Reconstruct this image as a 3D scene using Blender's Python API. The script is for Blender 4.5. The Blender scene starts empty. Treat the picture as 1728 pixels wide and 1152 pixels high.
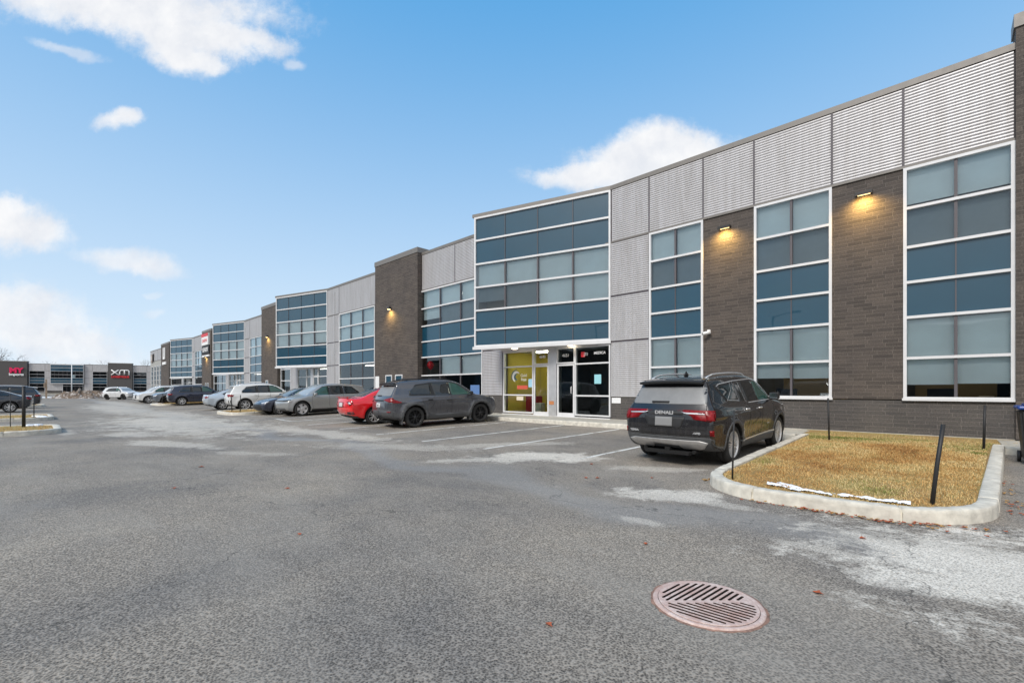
import bpy, bmesh, math, random
import numpy as np
from mathutils import Vector, Matrix
from mathutils.geometry import tessellate_polygon
random.seed(7); np.random.seed(7)
R = math.radians
scene = bpy.context.scene
COL = scene.collection

# ---------------------------------------------------------------- camera
CAM = Vector((8.9, -14.65, 1.4))
FWD = Vector((-.6893, .7245, 0)); RGT = Vector((.7245, .6893, 0))
FPX, CX, HY = 765.0, 864.0, 657.0          # focal length, centre and horizon of the 1728 px photograph
cd = bpy.data.cameras.new("camera"); cam = bpy.data.objects.new("camera", cd); COL.objects.link(cam)
cam.location = CAM; cam.rotation_euler = (R(90), 0, math.atan2(FWD.y, FWD.x) - R(90))
cd.sensor_width = 36; cd.lens = 36 * FPX / 1728; cd.shift_y = (HY - 576) / 1728
cd.clip_start = .05; cd.clip_end = 3000
scene.camera = cam

# ---------------------------------------------------------------- node helpers
class NT:
    def __init__(s, tree): s.t = tree; s.n = tree.nodes; s.l = tree.links
    def new(s, typ, **kw):
        nd = s.n.new(typ)
        for k, v in kw.items():
            if k[0] == 'i' and k[1:].isdigit(): s.set(nd.inputs[int(k[1:])], v)
            elif k.startswith('in_'): s.set(nd.inputs[k[3:].replace('_', ' ')], v)
            else: setattr(nd, k, v)
        return nd
    def set(s, inp, v):
        if isinstance(v, bpy.types.NodeSocket): s.l.new(v, inp)
        elif isinstance(v, bpy.types.Node): s.l.new(v.outputs[0], inp)
        else:
            if isinstance(v, (tuple, list)) and len(v) == 3 and inp.type == 'RGBA': v = (*v, 1)
            inp.default_value = v
    def m(s, op, a, b=0., c=None, clamp=False):
        nd = s.new('ShaderNodeMath', operation=op, i0=a, i1=b); nd.use_clamp = clamp
        if c is not None: s.set(nd.inputs[2], c)
        return nd.outputs[0]
    def vm(s, op, a, b=(0, 0, 0)):
        nd = s.new('ShaderNodeVectorMath', operation=op, i0=a, i1=b)
        return nd.outputs['Value'] if op == 'DOT_PRODUCT' else nd.outputs[0]
    def mr(s, v, a, b, c=0., d=1., smooth=False):
        nd = s.new('ShaderNodeMapRange', i0=v, i1=a, i2=b, i3=c, i4=d)
        if smooth: nd.interpolation_type = 'SMOOTHSTEP'
        return nd.outputs[0]
    def mix(s, f, a, b, blend='MIX'):
        nd = s.new('ShaderNodeMix', data_type='RGBA', blend_type=blend)
        s.set(nd.inputs[0], f); s.set(nd.inputs[6], a); s.set(nd.inputs[7], b); return nd.outputs[2]
    def noise(s, vec, scale, detail=3., rough=.5, dist=0.):
        nd = s.new('ShaderNodeTexNoise', in_Vector=vec, in_Scale=scale, in_Detail=detail, in_Roughness=rough, in_Distortion=dist)
        return nd.outputs[0]
    def obj(s): return s.new('ShaderNodeTexCoord').outputs['Object']

# ---------------------------------------------------------------- sky
SUN_EL, SUN_AZ = R(42), R(275)      # azimuth of the direction towards the sun, counter-clockwise from +X
w = bpy.data.worlds.new("World"); scene.world = w; w.use_nodes = True
W = NT(w.node_tree); W.n.clear()
gen = W.new('ShaderNodeTexCoord').outputs['Generated']
sky = W.new('ShaderNodeTexSky', sky_type='NISHITA', sun_disc=False, sun_elevation=SUN_EL, sun_rotation=R(90) - SUN_AZ)
sky.air_density = 1.0; sky.dust_density = .4; sky.ozone_density = 1.5
z = W.new('ShaderNodeSeparateXYZ', i0=gen).outputs[2]
# winter haze: the low sky whitens
hz = W.mr(z, .0, .72, 1., 0.)
hz = W.m('POWER', hz, 1.25)
base = W.mix(1., sky.outputs[0], (.85, 1.35, 1.25), 'MULTIPLY')
base = W.mix(.82, base, (.62, 2.75, 5.7))
base = W.mix(W.m('MULTIPLY', hz, .97), base, (5.3, 6.05, 6.75))
# clouds: (px, py, half-width, half-height, tilt in degrees, strength) of where each stands in the sky
CL = [(230, 8, 215, 40, 4, 1), (150, -10, 130, 40, 8, 1), (270, 48, 120, 38, 16, 1), (345, 62, 110, 28, 8, 1), (430, 66, 62, 16, 14, .85), (300, 95, 55, 24, 22, 1), (352, 110, 32, 13, 6, .9), (118, 86, 52, 8, 12, .5), (60, 22, 60, 14, 20, .6), (498, 107, 18, 9, 8, .5),
      (203, 203, 36, 11, -4, .9), (208, 195, 22, 10, 0, .8), (15, 378, 70, 36, 4, 1), (60, 392, 48, 24, 10, .9), (5, 350, 34, 18, 0, .9), (212, 438, 66, 17, 4, .75), (262, 456, 46, 14, 10, .6), (50, 545, 105, 52, 10, .8), (110, 585, 120, 30, 8, .7), (10, 510, 60, 26, 0, .7), (262, 533, 18, 7, 0, .3), (260, 500, 14, 5, 0, .3),
      (1110, 232, 52, 26, 0, 1), (1065, 255, 58, 30, -14, 1), (1165, 248, 55, 24, 4, 1), (1110, 275, 130, 34, -4, 1), (990, 292, 72, 14, -3, .95), (940, 305, 36, 14, 0, .7), (1030, 300, 110, 20, 0, .8)]
dF = W.vm('DOT_PRODUCT', gen, tuple(FWD)); fw = W.m('MAXIMUM', dF, .02)
U0 = W.m('DIVIDE', W.vm('DOT_PRODUCT', gen, tuple(RGT)), fw); V0 = W.m('DIVIDE', z, fw)
uv = W.new('ShaderNodeCombineXYZ', i0=U0, i1=V0).outputs[0]
nv = W.new('ShaderNodeTexNoise', in_Vector=uv, in_Scale=9., in_Detail=8., in_Roughness=.62)
wob = W.vm('SCALE', W.vm('SUBTRACT', nv.outputs[1], (.5, .5, .5))); wob.node.inputs[3].default_value = .055
duv = W.vm('ADD', uv, wob); dirv = duv
sd_ = W.new('ShaderNodeSeparateXYZ', i0=duv); U1, V1 = sd_.outputs[0], sd_.outputs[1]
edge = W.noise(uv, 16., 8., .68)
acc = None
for px, py, a, b, tilt, st in CL:
    cu_, cv_ = (px - CX) / FPX, (HY - py) / FPX; t = R(-tilt); a, b = a * 1.12 / FPX, b * 1.12 / FPX
    du = W.m('SUBTRACT', U1, cu_); dv = W.m('SUBTRACT', V1, cv_)
    p = W.m('DIVIDE', W.m('ADD', W.m('MULTIPLY', du, math.cos(t)), W.m('MULTIPLY', dv, math.sin(t))), a)
    q = W.m('DIVIDE', W.m('SUBTRACT', W.m('MULTIPLY', dv, math.cos(t)), W.m('MULTIPLY', du, math.sin(t))), b)
    rr = W.m('SQRT', W.m('ADD', W.m('MULTIPLY', p, p), W.m('MULTIPLY', q, q)))
    rr = W.m('ADD', rr, W.m('MULTIPLY', W.m('SUBTRACT', edge, .5), -1.3))
    mk = W.mr(rr, 1.42, .38, 0., st, True)
    # overlapping puffs merge
    acc = mk if acc is None else W.m('SUBTRACT', W.m('ADD', acc, mk), W.m('MULTIPLY', acc, mk))
acc = W.m('MULTIPLY', acc, W.m('GREATER_THAN', dF, .05))
# cloud cover added over the unseen rear sky, for soft neutral light and reflections
back = W.mr(W.vm('DOT_PRODUCT', gen, tuple(FWD)), .25, -.25, 0., 1., True)
bc = W.mr(W.noise(gen, 2.2, 6., .6), .28, .52, 0., .95, True)
acc = W.m('MAXIMUM', acc, W.m('MULTIPLY', bc, back))
ccol = W.mix(W.mr(W.noise(dirv, 11., 6., .6), .35, .65), (5.4, 5.6, 6.0), (6.5, 6.55, 6.65))
colr = W.mix(acc, base, ccol)
bg = W.new('ShaderNodeBackground', in_Color=colr, in_Strength=.085)
W.l.new(bg.outputs[0], W.new('ShaderNodeOutputWorld').inputs[0])

# ---------------------------------------------------------------- sun (veiled: wide and weak) and exposure
sd = bpy.data.lights.new("sun", 'SUN'); so = bpy.data.objects.new("sun", sd); COL.objects.link(so)
sd.energy = 1.6; sd.angle = R(16); sd.color = (1, .95, .88)
sv = Vector((math.cos(SUN_EL) * math.cos(SUN_AZ), math.cos(SUN_EL) * math.sin(SUN_AZ), math.sin(SUN_EL)))
so.rotation_euler = sv.to_track_quat('Z', 'Y').to_euler()
vs = scene.view_settings; vs.view_transform = 'Standard'; vs.look = 'None'; vs.gamma = 1; vs.use_curve_mapping = False; vs.exposure = 0.8

# ---------------------------------------------------------------- materials
MATS = {}
def mat(name, col=(.5, .5, .5), rough=.5, metal=0., spec=.5, coat=0., emit=None, es=1., var=0., vs_=6., bump=0., bs=60., alpha=None):
    if name in MATS: return MATS[name]
    m = bpy.data.materials.new(name); m.use_nodes = True; N = NT(m.node_tree); b = N.n['Principled BSDF']
    b.inputs['Base Color'].default_value = (*col, 1); b.inputs['Roughness'].default_value = rough
    b.inputs['Metallic'].default_value = metal; b.inputs['Specular IOR Level'].default_value = spec
    b.inputs['Coat Weight'].default_value = coat; b.inputs['Coat Roughness'].default_value = .04
    if emit: b.inputs['Emission Color'].default_value = (*emit, 1); b.inputs['Emission Strength'].default_value = es
    if var:
        c = N.obj(); n = N.noise(c, vs_, 5., .6)
        lo = tuple(x * (1 - var) for x in col); hi = tuple(min(1, x * (1 + var)) for x in col)
        N.set(b.inputs['Base Color'], N.mix(N.mr(n, .3, .7), lo, hi))
        N.set(b.inputs['Roughness'], N.mr(n, .3, .7, rough * .85, min(1, rough * 1.15)))
    if bump:
        bp = N.new('ShaderNodeBump', in_Height=N.noise(N.obj(), bs, 4.), in_Strength=bump, in_Distance=.01)
        N.set(b.inputs['Normal'], bp.outputs[0])
    MATS[name] = m; return m

def asphalt():
    m = bpy.data.materials.new('asphalt'); m.use_nodes = True; N = NT(m.node_tree); b = N.n['Principled BSDF']
    c = N.obj(); sx = N.new('ShaderNodeSeparateXYZ', i0=c); X, Y = sx.outputs[0], sx.outputs[1]
    n1 = N.noise(c, 64., 4., .8); n2 = N.noise(c, 19., 3., .6); n3 = N.noise(c, .35, 5., .6, .6); n4 = N.noise(c, 2.2, 6., .65)
    vor = N.new('ShaderNodeTexVoronoi', in_Vector=c, in_Scale=70.)
    g = N.m('ADD', N.m('MULTIPLY', n1, .55), N.m('MULTIPLY', vor.outputs[0], .45))
    g = N.m('ADD', g, N.m('MULTIPLY', N.m('SUBTRACT', n2, .5), .14))
    grain = N.mix(N.mr(g, .30, .64), (.046, .042, .0375), (.392, .352, .305))
    big = N.mix(N.mr(n3, .36, .66), (.70, .71, .74), (1.16, 1.12, 1.06))
    col = N.mix(1., grain, big, 'MULTIPLY')
    # white chips in the mix
    chips = N.new('ShaderNodeTexVoronoi', in_Vector=c, in_Scale=38.)
    col = N.mix(N.m('MULTIPLY', N.m('LESS_THAN', chips.outputs[0], .13), .55), col, (.5, .48, .44))
    # salt stains with a ragged edge: x, y, half-size along x, along y, angle, strength
    ST = [(9.75, -9.45, 1.55, .95, 8, 1.0), (8.75, -9.4, .75, .42, -10, .85), (8.9, -10.3, .5, .12, 20, .6), (2.9, -7.6, 1.15, .55, 40, .85), (2.3, -8.3, 1.2, .22, 60, .55), (6.2, -8.9, .55, .34, 30, .8),
          (7.0, -8.9, .35, .12, 0, .45), (5.3, -7.3, .7, .2, 30, .4), (1.0, -6.9, 1.3, .35, 50, .4), (-.8, -8.6, 2.0, .5, 30, .35), (-6, -8.4, 4., .5, 4, .5), (-14, -10.6, 6.0, 2.0, 3, .65), (-22, -9.6, 6, 1.2, 0, .55), (-35, -10.5, 12, 1.5, 0, .55),
          (-5.4, -12.2, 1.6, .4, 20, .5), (-9.5, -12.6, 1.2, .5, 10, .5), (-50, -9, 14, 1.0, 0, .5), (-2., -11.3, .8, .25, 30, .3), (-12, -14, 1.5, .2, 0, .4), (8.2, -9.9, .5, .12, 0, .5), (6.6, -10.2, .25, .1, 0, .5)]
    ed = N.m('ADD', N.m('MULTIPLY', N.noise(c, 1.3, 9., .72, .4), 4.2), N.m('MULTIPLY', N.noise(c, 9., 6., .8), 2.0))
    ed = N.m('SUBTRACT', ed, 3.0)
    acc = None
    for x, y, a, bb, an, st in ST:
        ca, sa = math.cos(R(an)), math.sin(R(an))
        dx = N.m('SUBTRACT', X, x); dy = N.m('SUBTRACT', Y, y)
        p = N.m('DIVIDE', N.m('ADD', N.m('MULTIPLY', dx, ca), N.m('MULTIPLY', dy, sa)), a)
        q = N.m('DIVIDE', N.m('SUBTRACT', N.m('MULTIPLY', dy, ca), N.m('MULTIPLY', dx, sa)), bb)
        r = N.m('SQRT', N.m('ADD', N.m('MULTIPLY', p, p), N.m('MULTIPLY', q, q)))
        k = N.mr(N.m('ADD', r, ed), 1.45, .8, 0., st)
        acc = k if acc is None else N.m('MAXIMUM', acc, k)
    salt = N.mix(N.mr(g, .3, .62), (.48, .44, .38), (.80, .745, .66))
    acc = N.m('MULTIPLY', acc, N.mr(g, .30, .50, .45, 1.))
    col = N.mix(acc, col, salt)
    # dry pale film over the lane
    film = N.m('MULTIPLY', N.mr(N.noise(N.vm('MULTIPLY', c, (.35, 1., 1.)), .9, 8., .74), .47, .7), .5)
    col = N.mix(film, col, (.35, .32, .28))
    # smoother damp band along the lane
    band = N.m('ABSOLUTE', N.m('ADD', N.m('ADD', Y, 9.6), N.m('MULTIPLY', N.m('SUBTRACT', N.noise(c, .22, 3.), .5), 5.)))
    damp = N.m('MULTIPLY', N.mr(band, .55, .1, 0., .55, True), N.m('SUBTRACT', 1., acc))
    col = N.mix(N.m('MULTIPLY', damp, .6), col, (.31, .31, .31))
    # tyre-dark and cracks
    ck = N.new('ShaderNodeTexVoronoi', feature='DISTANCE_TO_EDGE', in_Vector=N.vm('ADD', c, N.vm('SCALE', N.new('ShaderNodeTexNoise', in_Vector=c, in_Scale=2., in_Detail=5.).outputs[1])), in_Scale=.16)
    crack = N.m('MULTIPLY', N.m('LESS_THAN', ck.outputs[0], .0012), .5)
    col = N.mix(crack, col, (.03, .03, .03))
    N.set(b.inputs['Base Color'], col)
    N.set(b.inputs['Roughness'], N.m('SUBTRACT', .9, N.m('MULTIPLY', damp, .45)))
    b.inputs['Specular IOR Level'].default_value = .3
    bp = N.new('ShaderNodeBump', in_Height=N.m('ADD', g, N.m('MULTIPLY', n4, .5)), in_Strength=.75, in_Distance=.012)
    N.set(b.inputs['Normal'], bp.outputs[0]); MATS['asphalt'] = m; return m

def brick(name, c1, c2, mortar, plane='XZ'):
    m = bpy.data.materials.new(name); m.use_nodes = True; N = NT(m.node_tree); b = N.n['Principled BSDF']
    sx = N.new('ShaderNodeSeparateXYZ', i0=N.obj())
    v = N.new('ShaderNodeCombineXYZ', i0=N.m('ADD', sx.outputs[0], sx.outputs[1]), i1=sx.outputs[2])
    t = N.new('ShaderNodeTexBrick', in_Vector=v, in_Color1=c1, in_Color2=c2, in_Mortar=mortar, in_Scale=1., in_Mortar_Size=.0055, in_Mortar_Smooth=.2, in_Bias=-.1, in_Brick_Width=.40, in_Row_Height=.095)
    t.offset = .37; t.offset_frequency = 2; t.squash = .75; t.squash_frequency = 3
    n = N.noise(N.obj(), 1.1, 6., .6); n2 = N.noise(N.obj(), 40., 4.)
    col = N.mix(1., t.outputs[0], N.mix(N.mr(n, .3, .7), (.84, .84, .86), (1.12, 1.1, 1.06)), 'MULTIPLY')
    col = N.mix(.35, col, N.mix(N.mr(n2, .3, .7), (.0, .0, .0), (1., 1., 1.)), 'SOFT_LIGHT')
    eff = N.m('MULTIPLY', N.mr(N.noise(N.obj(), .7, 8., .75), .6, .78), .22)     # pale bloom on some courses
    col = N.mix(eff, col, (.32, .29, .26))
    N.set(b.inputs['Base Color'], col); b.inputs['Roughness'].default_value = .85
    bp = N.new('ShaderNodeBump', in_Height=N.m('ADD', N.m('MULTIPLY', t.outputs[1], -1.), N.m('MULTIPLY', n2, .35)), in_Strength=.6, in_Distance=.008)
    N.set(b.inputs['Normal'], bp.outputs[0]); MATS[name] = m; return m

def glass(name, tint, refl=1., base=None):
    """clear tinted pane (base None) or opaque glazed spandrel panel"""
    m = bpy.data.materials.new(name); m.use_nodes = True; N = NT(m.node_tree); N.n.clear()
    fr = N.new('ShaderNodeFresnel', in_IOR=1.62)
    # panes are never perfectly flat
    nz = N.noise(N.obj(), .55, 2.)
    bp = N.new('ShaderNodeBump', in_Height=nz, in_Strength=.12, in_Distance=.05)
    gl = N.new('ShaderNodeBsdfGlossy', in_Color=(.86, .95, 1.), in_Roughness=.015, in_Normal=bp.outputs[0])
    if base is None: under = N.new('ShaderNodeBsdfTransparent', in_Color=tint)
    else: under = N.new('ShaderNodeBsdfPrincipled', in_Base_Color=N.mix(N.mr(N.noise(N.obj(), .8, 3.), .3, .7), tuple(x * .93 for x in base), tuple(x * 1.07 for x in base)), in_Roughness=.35)
    mx = N.new('ShaderNodeMixShader', i0=N.m('MULTIPLY', fr.outputs[0], refl, clamp=True), i1=under.outputs[0], i2=gl.outputs[0])
    N.l.new(mx.outputs[0], N.new('ShaderNodeOutputMaterial').inputs[0]); MATS[name] = m; return m

asphalt()
brick('brick_brown', (.096, .080, .070), (.058, .049, .044), (.15, .13, .115))
brick('brick_grey', (.092, .084, .079), (.068, .064, .062), (.155, .14, .13))
glass('vision_glass', (.96, .995, 1.), 1.25)
glass('clear_glass', (.80, .90, .88), 1.1)
glass('spandrel_glass', None, .7, (.004, .050, .088))
M_frame = mat('white_aluminium', (.70, .70, .71), .35, .0, .5, var=.05, vs_=3.)
M_alu = mat('silver_aluminium', (.62, .62, .63), .35, .5, var=.05)
M_corr = mat('corrugated_metal', (.54, .53, .54), .42, .25, .5, var=.06, vs_=2.)
_N = NT(M_corr.node_tree); _b = _N.n['Principled BSDF']; _c = _N.obj()      # rain streaks down the ribs
_s = _N.mr(_N.noise(_N.vm('MULTIPLY', _c, (5., 5., .35)), 1.6, 6., .7), .38, .68)
_N.set(_b.inputs['Base Color'], _N.mix(_s, (.57, .56, .57), (.46, .445, .44)))
M_cope = mat('coping_metal', (.20, .185, .17), .5, .2, var=.08)
M_joint = mat('joint_dark', (.10, .09, .10), .6)
M_blind = mat('roller_blind', (.80, .90, .92), .9, var=.04, vs_=2., bump=.1, bs=400.)
M_blind2 = mat('sheer_blind', (.30, .37, .41), .9, var=.08, vs_=2.)
M_conc = mat('concrete', (.42, .40, .35), .9, var=.22, vs_=5., bump=.35, bs=30.)
M_kerb = mat('kerb_concrete', (.60, .565, .49), .92, var=.22, vs_=7., bump=.5, bs=22.)
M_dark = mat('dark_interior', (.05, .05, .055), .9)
M_black = mat('black_plastic', (.018, .018, .019), .55, var=.2, vs_=12., bump=.1)
M_white = mat('white_paint', (.8, .8, .8), .5)
M_roof = mat('roof_membrane', (.35, .35, .35), .9, var=.1)
M_steel = mat('galvanised_steel', (.5, .5, .5), .4, .8, var=.1)

# ---------------------------------------------------------------- mesh helpers
class MB:
    """collects shapes; build() links them as one mesh object. T = matrix applied to what is added next"""
    def __init__(s, T=None): s.bm = bmesh.new(); s.T = T or Matrix()
    def V(s, p): return s.bm.verts.new(s.T @ Vector(p))
    def face(s, pts, mi=0):
        try: f = s.bm.faces.new([s.V(p) for p in pts]); f.material_index = mi; return f
        except ValueError: return None
    def box(s, x0, x1, y0, y1, z0, z1, mi=0, bev=0.):
        v = [s.V((x, y, z)) for x in (x0, x1) for y in (y0, y1) for z in (z0, z1)]
        fs = [s.bm.faces.new([v[i] for i in q]) for q in ((0, 1, 3, 2), (4, 6, 7, 5), (0, 4, 5, 1), (2, 3, 7, 6), (0, 2, 6, 4), (1, 5, 7, 3))]
        for f in fs: f.material_index = mi
        if bev:
            es = {e for f in fs for e in f.edges}
            bmesh.ops.bevel(s.bm, geom=list(es), offset=bev, segments=2, affect='EDGES', profile=.5)
        return s
    def prism(s, poly, z0, z1, mi=0):
        """polygon in x,y (counter-clockwise) raised from z0 to z1"""
        if sum(p[0] * q[1] - q[0] * p[1] for p, q in zip(poly, poly[1:] + poly[:1])) < 0: poly = poly[::-1]
        a = [s.V((x, y, z0)) for x, y in poly]; b = [s.V((x, y, z1)) for x, y in poly]; n = len(poly)
        fs = [s.bm.faces.new(b), s.bm.faces.new(a[::-1])] + [s.bm.faces.new((a[i], a[(i + 1) % n], b[(i + 1) % n], b[i])) for i in range(n)]
        for f in fs: f.material_index = mi
        return s
    def tube(s, pts, r, n=8, mi=0, cap=True):
        pts = [Vector(p) for p in pts]; rs = r if isinstance(r, (list, tuple)) else [r] * len(pts); rings = []
        up = Vector((0, 0, 1))
        for i, p in enumerate(pts):
            d = (pts[min(i + 1, len(pts) - 1)] - pts[max(i - 1, 0)]).normalized()
            a = d.cross(up) if abs(d.z) < .95 else d.cross(Vector((1, 0, 0))); a.normalize(); b = d.cross(a)
            rings.append([s.V(p + (a * math.cos(t) + b * math.sin(t)) * rs[i]) for t in [2 * math.pi * k / n for k in range(n)]])
        for A, B in zip(rings, rings[1:]):
            for k in range(n):
                f = s.bm.faces.new((A[k], A[(k + 1) % n], B[(k + 1) % n], B[k])); f.material_index = mi; f.smooth = True
        if cap:
            for ring in (rings[0][::-1], rings[-1]):
                f = s.bm.faces.new(ring); f.material_index = mi
        return s
    def lathe(s, prof, n=32, axis='Y', mi=0, smooth=True):
        """profile of (radius, height) turned about the axis"""
        rings = []
        for r, h in prof:
            ring = []
            for k in range(n):
                t = 2 * math.pi * k / n; a, b = r * math.cos(t), r * math.sin(t)
                ring.append(s.V((a, h, b) if axis == 'Y' else (a, b, h) if axis == 'Z' else (h, a, b)))
            rings.append(ring)
        for A, B in zip(rings, rings[1:]):
            for k in range(n):
                f = s.bm.faces.new((A[k], A[(k + 1) % n], B[(k + 1) % n], B[k])); f.material_index = mi; f.smooth = smooth
        return s
    def build(s, name, mats, parent=None, recalc=True):
        if recalc: bmesh.ops.recalc_face_normals(s.bm, faces=s.bm.faces)
        me = bpy.data.meshes.new(name); s.bm.to_mesh(me); s.bm.free()
        for m in (mats if isinstance(mats, (list, tuple)) else [mats]): me.materials.append(m)
        o = bpy.data.objects.new(name, me); COL.objects.link(o); o.parent = parent; return o

def tag(o, label=None, cat=None, group=None, kind=None):
    if label: o['label'] = label
    if cat: o['category'] = cat
    if group: o['group'] = group
    if kind: o['kind'] = kind
    return o
def empty(name, loc, label, cat, group=None, rz=0.):
    o = bpy.data.objects.new(name, None); COL.objects.link(o); o.location = loc; o.rotation_euler.z = rz
    o.empty_display_size = .2
    return tag(o, label, cat, group)
def copy_tree(o, parent=None):
    c = o.copy(); COL.objects.link(c); c.parent = parent
    for ch in o.children: copy_tree(ch, c)
    return c
def text(body, size, material, name='lettering', parent=None, M=None, depth=.012, align='CENTER', xs=1., bold=0.):
    cu = bpy.data.curves.new(name, 'FONT'); cu.body = body; cu.size = size; cu.extrude = depth; cu.align_x = align; cu.align_y = 'CENTER'; cu.offset = bold
    cu.materials.append(material); o = bpy.data.objects.new(name, cu); COL.objects.link(o); o.parent = parent
    dgr = bpy.context.evaluated_depsgraph_get(); me = bpy.data.meshes.new_from_object(o.evaluated_get(dgr)); bpy.data.objects.remove(o)
    o = bpy.data.objects.new(name, me); COL.objects.link(o); o.parent = parent
    o.matrix_local = (M or Matrix()) @ Matrix.Rotation(R(90), 4, 'X') @ Matrix.Scale(xs, 4, (1, 0, 0)); return o
def gz(y): return float(np.interp(y, [-8.5, -2.0], [0, .17]))

# ---------------------------------------------------------------- ground
g = MB()
ys = [-700, -8.5, -2.0, .2, 700]
for a, b in zip(ys, ys[1:]): g.face([(-900, a, gz(a)), (500, a, gz(a)), (500, b, gz(b)), (-900, b, gz(b))])
tag(g.build('parking_lot', MATS['asphalt']), 'worn grey asphalt parking lot with pale salt stains', 'parking lot', kind='structure')
# ---------------------------------------------------------------- the long building
M_int = mat('office_wall', (.34, .32, .28), .9)
M_ceil = mat('office_ceiling', (.55, .55, .53), .9)
M_yellow = mat('yellow_wall', (.52, .42, .07), .8)
M_lampglow = mat('ceiling_panel_glow', (1, 1, 1), .5, emit=(1, .93, .8), es=2.2)
ROWS = [6.79, 5.80, 4.85, 4.00, 3.15, 2.16, 1.16]
def corr(mb, x0, x1, z0, z1, y=0., pitch=.0735, d=.034, mi=0):
    n = max(1, round((z1 - z0) / pitch)); p = (z1 - z0) / n; prof = []
    for i in range(n):
        for t in (0., .07, .2, .5, .8, .93): prof.append((y - d * (1 - (2 * t - 1) ** 6), z0 + (i + t) * p))
    prof.append((y, z1))
    a = [mb.V((x0, yy, zz)) for yy, zz in prof]; b = [mb.V((x1, yy, zz)) for yy, zz in prof]
    for i in range(len(prof) - 1):
        f = mb.bm.faces.new((a[i], b[i], b[i + 1], a[i + 1])); f.material_index = mi; f.smooth = True
def window(T, parent, x0, x1, rows, cols, kinds, blinds=None, y=0., fr=.065, name='window', bottom_sill=True, rng=None):
    """rows: z from top down; kinds per row: S spandrel, V clear; blinds {(row, col): how far down (0-1)}"""
    cx = [x0 + (x1 - x0) * i / cols for i in range(cols + 1)] if isinstance(cols, int) else cols; n = len(cx) - 1
    f = MB(T); zt, zb = rows[0], rows[-1]
    f.box(x0, x0 + fr, y - .045, y + .10, zb, zt); f.box(x1 - fr, x1, y - .045, y + .10, zb, zt)
    for i, zz in enumerate(rows):
        h = fr * .5
        z0, z1 = (zz - fr, zz) if i == 0 else ((zz, zz + fr) if i == len(rows) - 1 else (zz - h, zz + h))
        f.box(x0 + fr, x1 - fr, y - .048, y + .10, z0, z1)
    if bottom_sill: f.box(x0 - .02, x1 + .02, y - .075, y - .049, zb - .03, zb + .03)
    fo = f.build(name, M_frame, parent)
    mu = MB(T)
    for i in range(1, n):
        for r in range(len(rows) - 1):
            hw = .011 if kinds[r] == 'S' else .028
            mu.box(cx[i] - hw, cx[i] + hw, y - .006, y + .09, rows[r + 1] + fr * .45, rows[r] - fr * .45)
    if n > 1: mu.build('mullion', M_joint, fo)
    for kd, nm, mt in (('S', 'spandrel_pane', MATS['spandrel_glass']), ('V', 'pane', MATS['vision_glass']), ('C', 'pane', MATS['clear_glass'])):
        if kd not in kinds: continue
        p = MB(T)
        for r, k in enumerate(kinds):
            if k != kd: continue
            for i in range(n):
                a = random.uniform(-.0012, .0012); b2 = random.uniform(-.0012, .0012)     # each pane sits a hair out of true
                X0, X1, Z0, Z1 = cx[i] + .01, cx[i + 1] - .01, rows[r + 1] + .02, rows[r] - .02
                p.face([(X0, y + .02 - a, Z0), (X1, y + .02 + a, Z0), (X1, y + .02 + a + b2, Z1), (X0, y + .02 - a + b2, Z1)])
        p.build(nm, mt, fo, recalc=False)
    if 'S' in kinds:      # closed wall behind the spandrels
        bk = MB(T)
        for r, k in enumerate(kinds):
            if k == 'S': bk.box(x0 + .02, x1 - .02, y + .102, y + .16, rows[r + 1] - .05, rows[r] + .05)
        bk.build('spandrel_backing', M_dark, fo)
    if blinds:
        b = MB(T); b2 = MB(T); keep = b
        for (r, i), fr_ in blinds.items():
            b = keep
            if fr_ > 1: fr_ -= 1; b = b2
            zt2, zb2 = rows[r] - .03, rows[r] - .03 - (rows[r] - rows[r + 1] - .06) * fr_
            b.box(cx[i] + .005, cx[i + 1] - .005, y + .135, y + .139, zb2, zt2)
            if fr_ < .98: b.box(cx[i] + .03, cx[i + 1] - .03, y + .128, y + .146, zb2 - .03, zb2)
        b = keep
        if len(b.bm.verts): b.build('blind', M_blind, fo)
        if len(b2.bm.verts): b2.build('sheer_blind', M_blind2, fo)
    return fo
def allb(r0, cols, fr=1.): return {(r, i): fr for r in r0 for i in range(cols)}
KIN = 'VVSSVV'

bld = empty('commercial_building', (0, 0, 0), 'long dark brick and ribbed metal building with blue glass bays along the row', 'building')
ZR, ZC = 6.82, 8.75
def piece_wall(T, segs, plinth=True):
    """segs: (kind, x0, x1)"""
    for k, x0, x1 in segs:
        if k == 'brick':
            m = MB(T); m.box(x0, x1, 0, .3, 1.16, 6.79); m.build('brick_pier', MATS['brick_brown'], bld)
        if k == 'strip':
            m = MB(T)
            for z0, z1 in ((1.13, 3.12), (3.18, 4.79), (4.85, 6.77)): corr(m, x0 + .02, x1 - .02, z0, z1, .0)
            m.build('metal_cladding', M_corr, bld)
            m = MB(T); m.box(x0, x1, .002, .3, 1.13, 6.79)
            for zz in (3.15, 4.82): m.box(x0, x1, -.034, .002, zz - .028, zz + .028)
            m.box(x1 - .012, x1 + .008, -.036, .001, 1.13, 6.79)
            m.build('cladding_joint', M_joint, bld)
        if k == 'lowstrip':
            m = MB(T); corr(m, x0 + .02, x1 - .02, 1.13, 3.18, .0); corr(m, x0 + .02, x1 - .02, 3.24, 6.77, .0); m.build('metal_cladding', M_corr, bld)
            m = MB(T); m.box(x0, x1, .002, .3, 1.13, 6.79); m.build('cladding_joint', M_joint, bld)
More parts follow.
